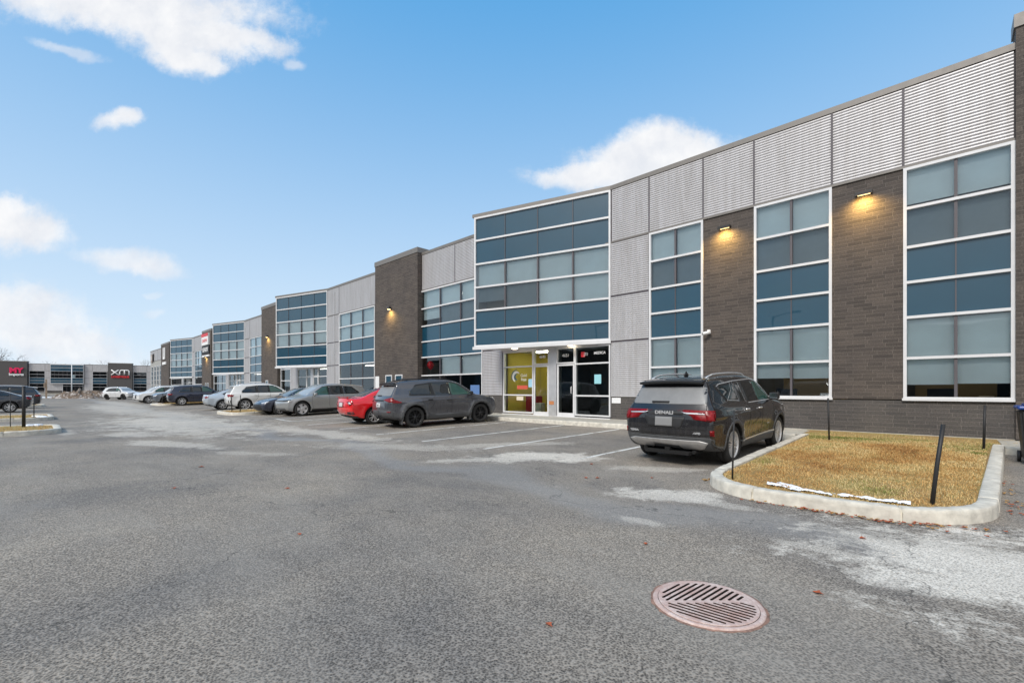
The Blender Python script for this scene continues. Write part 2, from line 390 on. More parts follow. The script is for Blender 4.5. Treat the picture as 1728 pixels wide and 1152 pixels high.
def fascia(T, xs, x_end0, x_end1):
    """ribbed metal band under the roof edge with dark joints, and the coping"""
    m = MB(T)
    for a, b in zip(xs, xs[1:]): corr(m, a + .025, b - .025, ZR + .02, ZC - .01, .0)
    m.build('metal_cladding', M_corr, bld)
    m = MB(T); m.box(x_end0, x_end1, .003, .3, ZR - .03, ZC)
    for a in xs[1:-1]: m.box(a - .025, a + .025, -.036, .003, ZR, ZC)
    m.build('cladding_joint', M_joint, bld)
    m = MB(T); m.box(x_end0, x_end1, -.05, .35, ZC, 8.9); m.box(x_end0, x_end1, -.042, -.002, ZR - .035, ZR + .02); m.build('coping', [M_cope], bld)
def pier(T, x0, x1, top=9.45, p=.3, windows=()):
    m = MB(T); m.box(x0, x1, -p, .4, .32, top - .28); po = m.build('brick_tower', MATS['brick_brown'], bld)
    m = MB(T); m.box(x0 - .03, x1 + .03, -p - .03, .43, top - .28, top); m.build('coping', M_cope, po)
    for a, b, z0, z1 in windows:
        m = MB(T)
        for q in ((a, a + .06, z0, z1), (b - .06, b, z0, z1), (a + .06, b - .06, z1 - .06, z1), (a + .06, b - .06, z0, z0 + .06)): m.box(q[0], q[1], -p - .035, -p + .001, q[2], q[3])
        f = m.build('window', M_frame, bld); m = MB(T); m.box(a + .06, b - .06, -p - .012, -p - .002, z0 + .06, z1 - .06); m.build('pane', MATS['spandrel_glass'], f)
def plinth(T, x0, x1):
    m = MB(T); m.box(x0, x1, -.002, .3, .32, 1.13); m.build('brick_plinth', MATS['brick_grey'], bld)
    m = MB(T); m.box(x0, x1, -.03, .32, -.2, .317); m.build('foundation', M_conc, bld)
BOXW = math.hypot(5.7, 1.63); BOXA = math.atan2(1.63, 5.7)
BZ = [8.76, 7.76, 6.75, 5.76, 4.77, 3.94, 3.22]
def glass_bay(T, blinds):
    B = T @ Matrix.Translation((-5.7, -1.63, 0)) @ Matrix.Rotation(BOXA, 4, 'Z')
    w = window(B, bld, 0, BOXW, BZ, 4, 'SSVVSS', blinds, name='glass_bay', fr=.07, bottom_sill=False)
    # body of the bay: left return, soffit, roof slab, coping
    m = MB(T); tri = [(-5.68, -1.50), (-.35, .02), (-.35, .28), (-5.68, .28)]
    m.prism(tri, 3.16, 3.30); m.build('soffit', M_frame, w)
    m = MB(T); m.prism([(-5.68, -1.46), (-.45, .05), (-.45, .28), (-5.68, .28)], 8.60, 8.755); m.box(-5.69, -5.6, -1.5, .28, 3.30, 8.6); m.build('bay_side', M_corr, w)
    m = MB(T); m.prism([(-5.78, -1.70), (.02, -.045), (.02, .35), (-5.78, .35)], 8.76, 8.905); m.build('coping', M_cope, w)
    m = MB(B); m.box(-.05, BOXW + .02, -.10, .06, 3.10, 3.22); m.build('edge_trim', M_frame, w)
    m = MB(B); m.box(.1, BOXW - .9, .55, .6, 3.3, 8.6); m.build('inner_wall', M_int, w)
    return w
def door(T, x0, x1, hinge, parent=bld, y=.0, ztop=2.42, handle=True):
    f = MB(T); fw = .07
    for q in ((x0, x0 + fw, .33, ztop), (x1 - fw, x1, .33, ztop), (x0 + fw, x1 - fw, ztop - fw, ztop), (x0 + fw, x1 - fw, .33, .47)): f.box(q[0], q[1], y - .03, y + .03, q[2], q[3])
    d = f.build('door', M_frame, parent)
    p = MB(T); p.face([(x0 + fw, y, .47), (x1 - fw, y, .47), (x1 - fw, y, ztop - fw), (x0 + fw, y, ztop - fw)]); p.build('pane', MATS['clear_glass'], d, recalc=False)
    hx = x0 + .12 if hinge == 'r' else x1 - .12
    h = MB(T); h.tube([(hx, y - .03, 1.24), (hx, y - .09, 1.26), (hx, y - .09, 1.50), (hx, y - .03, 1.52)], .014, 8); h.build('handle', M_white, d)
    return d
def shopfront(T, detail=True):
    y = .0
    # left light, left door, centre post, right door, right light (under the bay)
    wz = [3.08, 2.40, 1.16, .38]
    window(T, bld, -5.56, -3.76, wz, 1, 'CCC', y=y, fr=.055, bottom_sill=False)
    door(T, -3.74, -2.92, 'r', y=y); door(T, -2.48, -1.62, 'l', y=y)
    window(T, bld, -1.60, .0, wz, 1, 'CCC', y=y, fr=.055, bottom_sill=False)
    window(T, bld, -3.76, -2.9, [3.08, 2.44], 1, 'C', y=y, fr=.05, bottom_sill=False)
    window(T, bld, -2.50, -1.60, [3.08, 2.44], 1, 'C', y=y, fr=.05, bottom_sill=False)
    m = MB(T); m.box(-2.9, -2.5, -.06, .3, .32, 3.16); m.build('door_post', M_alu, bld)
    m = MB(T); m.box(-5.6, .02, -.035, .3, 3.085, 3.155); m.box(-5.6, 0, -.05, .3, .24, .33); m.build('door_head_and_threshold', M_frame, bld)
def inside(T, x0, x1, yellow=None, lights=()):
    m = MB(T)
    m.box(x0, x1, 4.5, 4.6, .3, 8.6); m.box(x0, x1, .32, 4.5, .22, .30); m.build('inner_wall', M_int, bld)
    m = MB(T); m.box(x0, x1, .35, 4.5, 3.14, 3.2); m.box(x0, x1, .35, 4.5, 4.0, 4.1); m.box(x0, x1, .35, 4.5, 6.85, 6.95); m.build('ceiling', M_ceil, bld)
    for x in lights:
        m = MB(T); m.box(x, x + 1.2, 1.4, 1.7, 3.10, 3.138); m.build('ceiling_panel', M_lampglow, bld)
        m = MB(T); m.box(x, x + 1.2, 1.8, 2.1, 6.80, 6.848); m.build('ceiling_panel', M_lampglow, bld)

# --- unit nearest the camera
T1 = Matrix()
piece_wall(T1, [('strip', 0.0, 1.53), ('brick', 3.37, 4.85), ('brick', 6.75, 8.19), ('lowstrip', -6.94, -5.6)])
fascia(T1, [0.04, 1.53, 3.37, 4.85, 6.75, 8.19, 10.03], 0.0, 10.03)
fascia(T1, [-11.84, -9.0, -6.0, -.3], -11.84, 0.0)
plinth(T1, 0.02, 10.03); plinth(T1, -6.94, -5.58)
window(T1, bld, 1.53, 3.37, ROWS, 2, KIN, {(0, 0): .97, (0, 1): .97, (1, 0): 1.97, (1, 1): 1.97, (4, 0): 1, (4, 1): 1, (5, 0): .95, (5, 1): .95})
window(T1, bld, 4.85, 6.75, ROWS, 2, KIN, {(0, 0): 1, (0, 1): 1, (1, 0): 1.98, (1, 1): 1.98, (4, 0): 1, (4, 1): 1, (5, 0): .4, (5, 1): .42})
window(T1, bld, 8.19, 10.03, ROWS, 2, KIN, {(0, 0): .86, (0, 1): .86, (1, 0): 1.98, (1, 1): 1.98, (4, 0): 1, (4, 1): 1, (5, 0): .62, (5, 1): .6})
window(T1, bld, -11.93, -6.94, ROWS[:-1] + [1.0], 3, KIN, {(0, 0): 1, (0, 1): 1, (0, 2): 1, (1, 1): 1.98, (1, 2): 1.98, (1, 0): .6, (4, 1): 1, (4, 2): 1})
plinth(T1, -11.93, -6.94)
glass_bay(T1, {(2, 0): 1, (2, 1): 1, (2, 2): 1, (2, 3): 1, (3, 2): 1, (3, 3): 1, (3, 1): 1.98, (3, 0): 1.6})
shopfront(T1)
inside(T1, -12, 10.03, lights=(5.2, 8.5, 2.0, -4.9, -8.6, -10.9))
# yellow shop interior and dark shop interior, split at the post
m = MB(); m.box(-5.55, -2.75, 2.6, 2.66, .3, 3.13); m.box(-2.76, -2.70, .3, 2.6, .3, 3.13); m.box(-5.62, -5.56, .3, 2.6, .3, 3.13); m.build('shop_wall', M_yellow, bld)
m = MB(); m.box(-4.6, -3.4, 1.0, 1.3, 3.08, 3.13); m.build('ceiling_panel', mat('shop_fill_panel', (1, 1, 1), .5, emit=(1, .9, .7), es=9.), bld)  # glowing panel added to brighten the yellow shop, no known fixture
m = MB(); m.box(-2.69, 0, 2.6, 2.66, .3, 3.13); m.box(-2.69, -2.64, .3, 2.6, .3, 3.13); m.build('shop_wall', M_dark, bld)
m = MB(); m.box(-3.7, -2.9, 1.6, 1.75, .3, 2.2); m.build('shop_partition', mat('shop_partition', (.16, .12, .05), .8), bld)
# office clutter behind the low panes
M_desk = mat('desk_wood', (.30, .19, .09), .6)
rr_ = random.Random(3)
for x0, x1 in ((4.9, 6.7), (8.3, 9.95)):
    m = MB(); m.box(x0 + .1, x1 - .1, .9, 1.6, .98, 1.03); m.box(x0 + .12, x0 + .16, .92, 1.58, .3, .98); m.box(x1 - .16, x1 - .12, .92, 1.58, .3, .98); tag(m.build('desk', M_desk), 'wooden desk inside the window ' + ('behind the black SUV' if x0 < 6 else 'over the grass island'), 'desk', 'desks in the office')
    m = MB(); m.box(x0, x1, 3.2, 3.5, .3, 2.1); tag(m.build('shelf_unit', mat('shelf_unit', (.36, .26, .12), .7)), 'brown shelf unit deep inside the window ' + ('behind the black SUV' if x0 < 6 else 'over the grass island'), 'shelf unit', 'shelves in the office')
for nm, lb, q, c in (('desk_screen', 'dark screen on the desk behind the black SUV', (5.2, 5.75, .95, 1.0, 1.1, 1.42), (.02, .02, .025)), ('desk_box', 'tan box on the desk behind the black SUV', (5.95, 6.25, .7, .95, 1.04, 1.22), (.5, .42, .3)),
                 ('desk_screen', 'dark screen on the desk in the rightmost window', (8.6, 9.1, 1.0, 1.05, 1.1, 1.42), (.02, .02, .025)), ('desk_box', 'small tan tray on the sill of the rightmost window', (9.5, 9.75, .55, .75, 1.17, 1.25), (.55, .42, .28)), ('desk_box', 'white box on the sill of the window behind the black SUV', (6.4, 6.6, .5, .65, 1.17, 1.3), (.7, .7, .7))):
    m = MB(); m.box(*q, bev=.008); tag(m.build(nm, mat('clutter_%d' % int(c[0] * 100), c, .6)), lb, nm.split('_')[1])
# shop fittings
m = MB(); m.box(-5.3, -4.6, 1.2, 1.6, .3, 1.1, bev=.03); tag(m.build('counter', mat('red_counter', (.25, .01, .03), .5)), 'dark red counter inside the yellow shop', 'counter')
m = MB(); m.box(-4.5, -4.1, .9, 1.2, .3, .8, bev=.03); tag(m.build('waste_bin', mat('bin_grey', (.4, .4, .4), .6)), 'grey waste bin inside the yellow shop beside the red counter', 'waste bin')

# --- pier, and the wall past the right edge of the picture
pier(T1, 10.03, 14.6, 9.45, .12)
m = MB(); m.box(14.6, 34, .003, .3, .3, 8.75); m.build('brick_wall', MATS['brick_brown'], bld)
m = MB(); m.box(14.6, 34, -.05, .35, 8.75, 8.9); m.build('coping', M_cope, bld); plinth(T1, 14.62, 34)
pier(T1, -16.34, -11.86, 9.16, .3, [(-15.1, -14.4, 1.25, 2.25), (-14.05, -13.3, 1.25, 2.25)])

# --- second unit
T2 = Matrix.Translation((-24.32, .35, 0))
piece_wall(T2, [('strip', 0, 1.9), ('lowstrip', -7.04, -5.6)])
fascia(T2, [.04, 1.9, 8.3], 0, 8.4); fascia(T2, [-9.5, -7., -.3], -9.5, 0)
plinth(T2, .02, 8.4); plinth(T2, -9.5, -5.6)
window(T2, bld, 1.9, 6.85, ROWS, 3, KIN, allb((0, 1), 3)); 
m = MB(T2); m.box(6.85, 8.4, .0, .3, 1.13, 6.8); m.build('brick_pier', MATS['brick_brown'], bld)
window(T2, bld, -9.3, -7.04, ROWS[:-1] + [.4], 1, KIN, {(0, 0): 1, (1, 0): 1})
glass_bay(T2, {(2, 0): 1, (2, 1): 1, (2, 2): 1, (2, 3): 1, (3, 0): 1, (3, 1): 1, (3, 2): 1, (3, 3): .8})
shopfront(T2); inside(T2, -9.5, 8.3, lights=(-4.9, -1.4, 3.))
pier(T2, -13.4, -9.35, 9.16, .3, [(-12.2, -11.6, 1.25, 2.25)])
# --- third unit
T3 = Matrix.Translation((-46.02, 1.0, 0))
piece_wall(T3, [('strip', 0, 1.77), ('lowstrip', -6.87, -5.6)])
fascia(T3, [.04, 1.77, 8.6], 0, 8.6); fascia(T3, [-12.4, -7., -.3], -12.4, 0)
plinth(T3, .02, 8.6); plinth(T3, -12.4, -5.6)
window(T3, bld, 1.77, 7.0, ROWS, 3, KIN, allb((0, 1), 3))
m = MB(T3); m.box(7.0, 8.6, .0, .3, 1.13, 6.8); m.build('brick_pier', MATS['brick_brown'], bld)
window(T3, bld, -12.3, -6.87, ROWS[:-1] + [.4], 3, KIN, allb((0, 1), 3))
glass_bay(T3, allb((2, 3), 4)); shopfront(T3); inside(T3, -12.4, 8.6, lights=(-4.9, -1.4))
pier(T3, -16.9, -12.3, 9.16, .3, [(-15.2, -14.6, 1.25, 2.25), (-14.1, -13.5, 1.25, 2.25)])
# --- fourth unit and the plain end
T4 = Matrix.Translation((-69.72, 1.0, 0))
piece_wall(T4, [('strip', 0, 1.42), ('lowstrip', -6.87, -5.6)])
fascia(T4, [.04, 1.42, 6.9], 0, 6.9); fascia(T4, [-15., -7., -.3], -15., 0)
plinth(T4, .02, 6.9); plinth(T4, -15., -5.6)
window(T4, bld, 1.42, 6.9, ROWS, 3, KIN, allb((0, 1), 3))
window(T4, bld, -15., -6.87, ROWS[:-1] + [.4], 4, KIN, allb((0, 1), 4))
glass_bay(T4, allb((2, 3), 4)); shopfront(T4); inside(T4, -15, 6.9)
pier(T4, -22., -15., 9.4, .3)
fascia(T4, [-34.8, -31., -27., -22.], -34.8, -22.); plinth(T4, -34.8, -22.)
m = MB(T4); m.box(-34.8, -22, .003, .3, 1.13, 8.7); m.build('rendered_wall', mat('pale_render', (.36, .36, .34), .8, var=.06), bld)
for a in (-33.5, -30.5, -27.6, -24.8):
    window(T4 @ Matrix.Translation((0, -.03, 0)), bld, a, a + 1.9, ROWS[1:], 1, 'VSSVV', {(0, 0): 1})
# roof, back and ends of the whole row
m = MB(); m.box(-104.4, 34, 1.4, 36, 8.45, 8.6); m.box(-16.4, 34, .32, 1.4, 8.45, 8.6); m.box(-38, -16.4, .68, 1.4, 8.45, 8.6); m.build('roof', M_roof, bld)
m = MB(); m.box(-104.5, 34, 36, 36.3, .2, 8.6); m.box(-104.5, -104.2, 1.3, 36, .2, 8.6); m.box(33.7, 34, .3, 36, .2, 8.6); m.box(-23.2, -23.0, .32, 4.5, .3, 8.45); m.build('rear_wall', MATS['brick_grey'], bld)
# small vent pipe on the roof
m = MB(); m.tube([(-36.6, 2.0, 8.6), (-36.6, 2.0, 9.6)], .09, 10); m.tube([(-36.85, 2.0, 9.55), (-36.35, 2.0, 9.55)], .07, 8); m.build('vent_pipe', M_steel, bld)

# ---------------------------------------------------------------- wall lamps, camera, notices
M_glow = mat('lamp_glow', (1, .9, .6), .4, emit=(1, .72, .32), es=1.6)
def wall_lamp(x, y, zz, label, dome=False, power=20.):
    r = empty('wall_lamp', (x, y, zz), label, 'wall lamp', 'lamps on the brick walls')
    m = MB()
    if dome:
        m.lathe([(.001, .16), (.09, .14), (.13, .06), (.14, 0), (.13, -.02)], 16, 'Z'); m.box(-.05, .05, 0, .13, -.02, .1)
        for v in m.bm.verts: v.co.y -= .13
    else: m.box(-.18, .18, -.17, 0, 0, .06, bev=.012); m.box(-.18, .18, -.17, -.15, -.03, .01)
    m.build('housing', mat('lamp_housing', (.03, .028, .025), .4), r)
    m = MB()
    if dome:
        m.lathe([(.001, -.075), (.06, -.06), (.1, -.02), (.1, .0)], 16, 'Z')
        for v in m.bm.verts: v.co.y -= .13
    else: m.box(-.13, .13, -.12, -.03, -.008, -.001)
    m.build('lens', M_glow, r)
    ld = bpy.data.lights.new('lamp_light', 'SPOT'); ld.shadow_soft_size = 0.; ld.spot_size = R(155); ld.spot_blend = 1.; ld.energy = power * 3.2; ld.color = (1, .62, .18)
    lo = bpy.data.objects.new('lamp_light', ld); COL.objects.link(lo); lo.parent = r; lo.location = (0, -.28, -.08 if not dome else -.12); lo.rotation_euler = (R(30), 0, 0)
wall_lamp(7.43, 0, 6.38, 'slim black wall lamp with warm glow on the brick between the two right windows')
wall_lamp(4.03, 0, 6.35, 'slim black wall lamp with warm glow on the brick above the white security camera')
wall_lamp(-14.55, -.3, 6.1, 'round wall lamp lit on the tall brick tower left of the nearest glass bay', True, 18.)
wall_lamp(-35.9, .05, 6.2, 'round wall lamp lit on the second brick tower left of the middle glass bay', True, 18.)
wall_lamp(-60.6, .7, 5.6, 'round wall lamp on the far brick tower under the red and white sign', True, 18.)
c = empty('security_camera', (3.55, 0, 3.22), 'small white security camera on the brick beside the window above the black SUV', 'security camera')
m = MB(); m.box(-.05, .05, -.06, 0, -.06, .06, bev=.01); m.tube([(0, -.05, 0), (0, -.12, -.02)], .02, 8); m.build('bracket', M_white, c)
m = MB(); m.tube([(.07, -.10, -.03), (-.13, -.22, -.07)], .05, 14); m.build('housing', M_white, c)
m = MB(); m.tube([(-.131, -.2206, -.0702), (-.138, -.2248, -.0714)], .036, 14); m.build('lens', M_black, c)
for i, (x, y) in enumerate(((-4.3, -.62), (-1.7, -.2))):
    m = MB(); m.lathe([(.001, 3.115), (.10, 3.115), (.12, 3.13), (.12, 3.158)], 20, 'Z')
    for v in m.bm.verts: v.co.x += x; v.co.y += y
    tag(m.build('ceiling_lamp', mat('soffit_glow', (1, 1, .9), .4, emit=(1, .85, .6), es=5.)), ['round lit lamp under the bay over the yellow shop window', 'round lit lamp under the bay over the dark shop door'][i], 'ceiling lamp', 'lamps under the glass bay')
def sheet(name, q, m_, label, cat, y=-.012):
    mm = MB(); mm.box(q[0], q[1], y - .006, y, q[2], q[3]); return tag(mm.build(name, m_), label, cat)
sheet('notice', (.05, .42, .90, 1.10), M_white, 'small white notice on the grey brick right of the dark shop window', 'notice')
sheet('notice', (-.72, -.42, 1.62, 1.97), mat('pale_blue_paper', (.30, .62, .68), .7), 'pale blue square notice stuck inside the dark shop window', 'notice', .012)
sheet('mail_slot', (-2.86, -2.62, .78, .93), mat('orange_plate', (.50, .20, .08), .6), 'small orange plate low on the post between the two shop doors', 'plate', -.062)
sheet('meter_box', (-16.3, -15.85, 1.2, 2.2), M_white, 'white meter box at the left edge of the tall brick tower above the red car', 'meter box', -.305)
sheet('poster', (-7.85, -7.2, .95, 1.62), mat('poster_blue', (.10, .20, .42), .6), 'blue and white poster in the window above the bonnet of the grey SUV', 'poster', .012)
LET = mat('white_lettering', (.85, .85, .85), .5); LRED = mat('red_lettering', (.62, .02, .03), .45)
def lettering(x, zz, body, size, m_, label, y=-.002, xs=1., depth=.002, T=Matrix(), bold=0.):
    o = text(body, size, m_, 'lettering', None, T @ Matrix.Translation((x, y, zz)), depth, xs=xs, bold=bold); return tag(o, label, 'lettering')
lettering(-3.28, 2.76, '4649', .17, LET, 'white street number on the glass over the left shop door', bold=.001)
lettering(-2.07, 2.76, '4651', .17, LET, 'white street number on the glass over the right shop door', bold=.001)
lettering(-.48, 2.78, 'MEDICA', .14, LET, 'white shop name at the right end of the glass over the dark shop window', bold=.001)
o = lettering(-1.10, 2.76, 'JTI', .16, LET, 'white letters on red patch in the glass over the dark shop window', y=-.010, bold=.001)
sheet('sticker', (-1.32, -1.14, 2.66, 2.86), LRED, 'small red sticker in the glass over the dark shop window', 'sticker', -.004)
lg = empty('window_logo', (-4.75, -.004, 1.95), 'blue and white swirl logo on the yellow shop window', 'logo')
m = MB()
for k, (r0, r1, a0, a1, mi) in enumerate(((.16, .27, 40, 250, 0), (.08, .15, 60, 300, 1), (.29, .33, 80, 210, 1))):
    n = 20; pts = []
    for i in range(n + 1):
        t = R(a0 + (a1 - a0) * i / n); sw = math.sin(math.pi * i / n) ** .6
        pts.append((t, sw))
    for (t0, s0), (t1, s1) in zip(pts, pts[1:]):
        rm = (r0 + r1) / 2; h = (r1 - r0) / 2
        m.face([(math.cos(t0) * (rm - h * s0) , -.002 - .0005 * k, math.sin(t0) * (rm - h * s0)), (math.cos(t0) * (rm + h * s0), -.002 - .0005 * k, math.sin(t0) * (rm + h * s0)),
                (math.cos(t1) * (rm + h * s1), -.002 - .0005 * k, math.sin(t1) * (rm + h * s1)), (math.cos(t1) * (rm - h * s1), -.002 - .0005 * k, math.sin(t1) * (rm - h * s1))], mi)
m.build('swirl', [LET, mat('logo_blue', (.03, .14, .22), .5)], lg)
text('Gold', .18, LET, 'lettering', lg, Matrix.Translation((.42, -.003, .06)), .001); text('Post', .18, LET, 'lettering', lg, Matrix.Translation((.42, -.003, -.12)), .001)
sheet('poster', (-4.72, -4.1, 1.42, 1.58), mat('poster_red', (.6, .10, .06), .6), 'orange and red strip poster below the swirl logo on the yellow shop window', 'poster', -.003)
sheet('poster', (-4.05, -3.83, 1.5, 1.85), mat('poster_pale', (.35, .6, .75), .6), 'pale blue poster at the right edge of the yellow shop window', 'poster', -.003)
sheet('notice', (-4.75, -4.35, .93, 1.1), mat('cream_paper', (.75, .66, .5), .6), 'cream notice low in the yellow shop window', 'notice', -.003)
# balloon in the window left of the nearest bay
b = empty('balloon', (-11.5, .30, 2.1), 'red balloon inside the window right of the tall brick tower', 'balloon')
m = MB(); m.lathe([(.001, .88), (.10, .84), (.17, .72), (.18, .62), (.12, .48), (.02, .38), (.001, .37)], 20, 'Z'); m.build('body', mat('balloon_red', (.85, .01, .02), .25), b)
m = MB(); m.tube([(0, 0, .37), (.02, .01, 0), (0, 0, -.6)], .004, 5); m.build('string', M_white, b)
# sign of the third tower, letters of the fourth
s = empty('wall_sign', (-60.6, .7, 6.9), 'red and white sign board on the far brick tower above its round lamp', 'sign')
m = MB(); m.box(-1.6, 1.6, -.22, 0, .25, 1.75, bev=.02); m.build('board', M_white, s)
m = MB(); m.box(-1.6, 1.6, -.24, -.221, 1.35, 1.75); m.build('red_band', LRED, s)
m = MB(); m.box(-1.7, 1.7, -.14, 0, -.85, .2); m.build('lower_board', M_black, s)
text('DARMA', .62, LRED, 'lettering', s, Matrix.Translation((0, -.225, .82)), .01, xs=1.15); text('LEAUX', .75, LET, 'lettering', s, Matrix.Translation((0, -.15, -.35)), .02, xs=1.15, bold=.01)
m = MB(); m.box(-1.7, 1.7, -.14, 0, -1.25, -1.02); m.build('strip', M_white, s)
s = empty('wall_sign', (-88.4, .7, 6.2), 'tall white emblem sign on the brick tower near the far end of the building', 'sign')
m = MB()
for a, b_ in ((0, 1), (1, 0)):
    m.box(-.75 if a else .35, -.35 if a else .75, -.16, 0, .4, 2.4, bev=.05)
m.box(-.35, .35, -.16, 0, .4, .75); m.build('emblem', LET, s)
m = MB(); m.box(-1.5, 1.5, -.12, 0, -.5, -.05); m.build('strip', M_white, s)
s = empty('wall_sign', (-101.3, 1.0, 6.6), 'square letter sign high on the pale end wall of the building', 'sign')
m = MB(); m.box(-1.6, -.2, -.2, -.04, 0, 1.5, bev=.03); m.build('board', mat('sign_tan', (.3, .24, .2), .6), s)
m = MB(); m.box(.3, .9, -.2, -.04, .1, 1.6, bev=.03); m.build('letter_block', M_black, s)
text('B', 1.4, LET, 'lettering', s, Matrix.Translation((-.9, -.21, .75)), .02)
from mathutils import noise as mn
# ---------------------------------------------------------------- the building across the far end of the lot
bld = empty('far_building', (0, 0, 0), 'pale building closing the far end of the lot with two dark sign towers', 'building')
FD = Vector((8.86, 26.4)).normalized(); FO = CAM.to_2d() + RGT.to_2d() * -113.7 + FWD.to_2d() * 143
bld.location = (FO.x, FO.y, 0)
TF = Matrix.Rotation(math.atan2(FD.y, FD.x), 4, 'Z')
def fx(px):        # where the sight line of a photo column meets the far facade, in metres along it
    d = FWD.to_2d() * FPX + RGT.to_2d() * (px - CX); rel = FO - CAM.to_2d()
    a = Matrix(((d.x, -FD.x), (d.y, -FD.y))).inverted() @ rel
    return a[1]
F = {p: fx(p) for p in (-60, 0, 47, 49, 76, 86, 142, 156, 181, 183, 224, 225, 248, 262)}
MG = mat('tower_panel', (.085, .08, .078), .8, var=.08)
def tower(a, b):
    m = MB(TF); m.box(a, b, -.5, .6, .25, 9.25); t = m.build('sign_tower', MG, bld)
    m = MB(TF); m.box(a - .05, b + .05, -.55, .65, 9.25, 9.5); m.build('coping', M_cope, t)
tower(F[-60], F[47]); tower(F[183], F[224])
window(TF, bld, F[49], F[76], ROWS[:-1] + [.5], 2, 'VVSSVV'); window(TF, bld, F[156], F[181], ROWS[:-1] + [.5], 2, 'VVSSVV'); window(TF, bld, F[225], F[248], ROWS[:-1] + [.5], 2, 'VVSSVV')
fascia(TF, [F[49], F[76], F[86]], F[47], F[86]); fascia(TF, [F[142], F[156], F[183]], F[142], F[183]); fascia(TF, [F[224], F[248], F[262]], F[224], F[262])
piece_wall(TF, [('strip', F[76], F[86]), ('strip', F[142], F[156]), ('strip', F[248], F[262])])
plinth(TF, F[47], F[86] + 2.5); plinth(TF, F[142], F[262])
window(TF @ Matrix.Translation((0, -.5, 0)), bld, F[86], F[142], BZ, 8, 'SSVVSS', {(3, 5): 1}, name='glass_bay')
m = MB(TF); m.box(F[86], F[142], -.5, .3, 8.6, 8.9); m.box(F[86], F[142], -.5, .3, 3.05, 3.2); m.build('bay_trim', M_frame, bld)
window(TF, bld, F[86] + 2.5, F[142] - .2, [3.05, 2.4, .4], 5, 'VV'); m = MB(TF); corr(m, F[86], F[86] + 2.5, 1.1, 3.1); m.build('metal_cladding', M_corr, bld)
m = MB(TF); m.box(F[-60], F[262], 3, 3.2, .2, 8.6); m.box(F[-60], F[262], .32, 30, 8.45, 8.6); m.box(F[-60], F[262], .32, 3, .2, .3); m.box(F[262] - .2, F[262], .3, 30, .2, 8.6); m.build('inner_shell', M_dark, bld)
def TFw(x, y, zz): return Matrix.Translation((FO.x, FO.y, 0)) @ TF @ Matrix.Translation((x, y, zz))
PINK = mat('pink_lettering', (.75, .01, .10), .45)
s = empty('wall_sign', TFw((F[0] + F[47]) / 2 + .1, -.5, 6.6).translation, 'large pink letters over small white script on the left dark tower', 'sign', rz=math.atan2(FD.y, FD.x))
text('MY', 2.0, PINK, 'lettering', s, Matrix.Translation((.55, -.15, .15)), .12, bold=.09); text('Imports', .95, LET, 'lettering', s, Matrix.Translation((.6, -.15, -.95)), .1, bold=.03)
s = empty('wall_sign', TFw((F[183] + F[224]) / 2, -.5, 6.3).translation, 'wide white letters over a red line of writing on the right dark tower', 'sign', rz=math.atan2(FD.y, FD.x))
m = MB()   # the X and the three-legged M
def stroke(mb, pts, r):
    mb.tube([(x, -.12, zz) for x, zz in pts], r, 6)
stroke(m, [(-2.1, 1.1), (-.35, -.45)], .17); stroke(m, [(-2.1, -.45), (-.35, 1.1)], .17)
stroke(m, [(-.1, -.45), (-.1, .5), (.05, .85), (.35, 1.0), (1.9, 1.0), (2.15, .75), (2.15, -.45)], .17); stroke(m, [(1.05, 1.0), (1.05, -.3)], .17)
m.build('lettering', LET, s)
text('LOGISTIQUE', .75, LRED, 'lettering', s, Matrix.Translation((.05, -.12, -1.05)), .08, bold=.04)

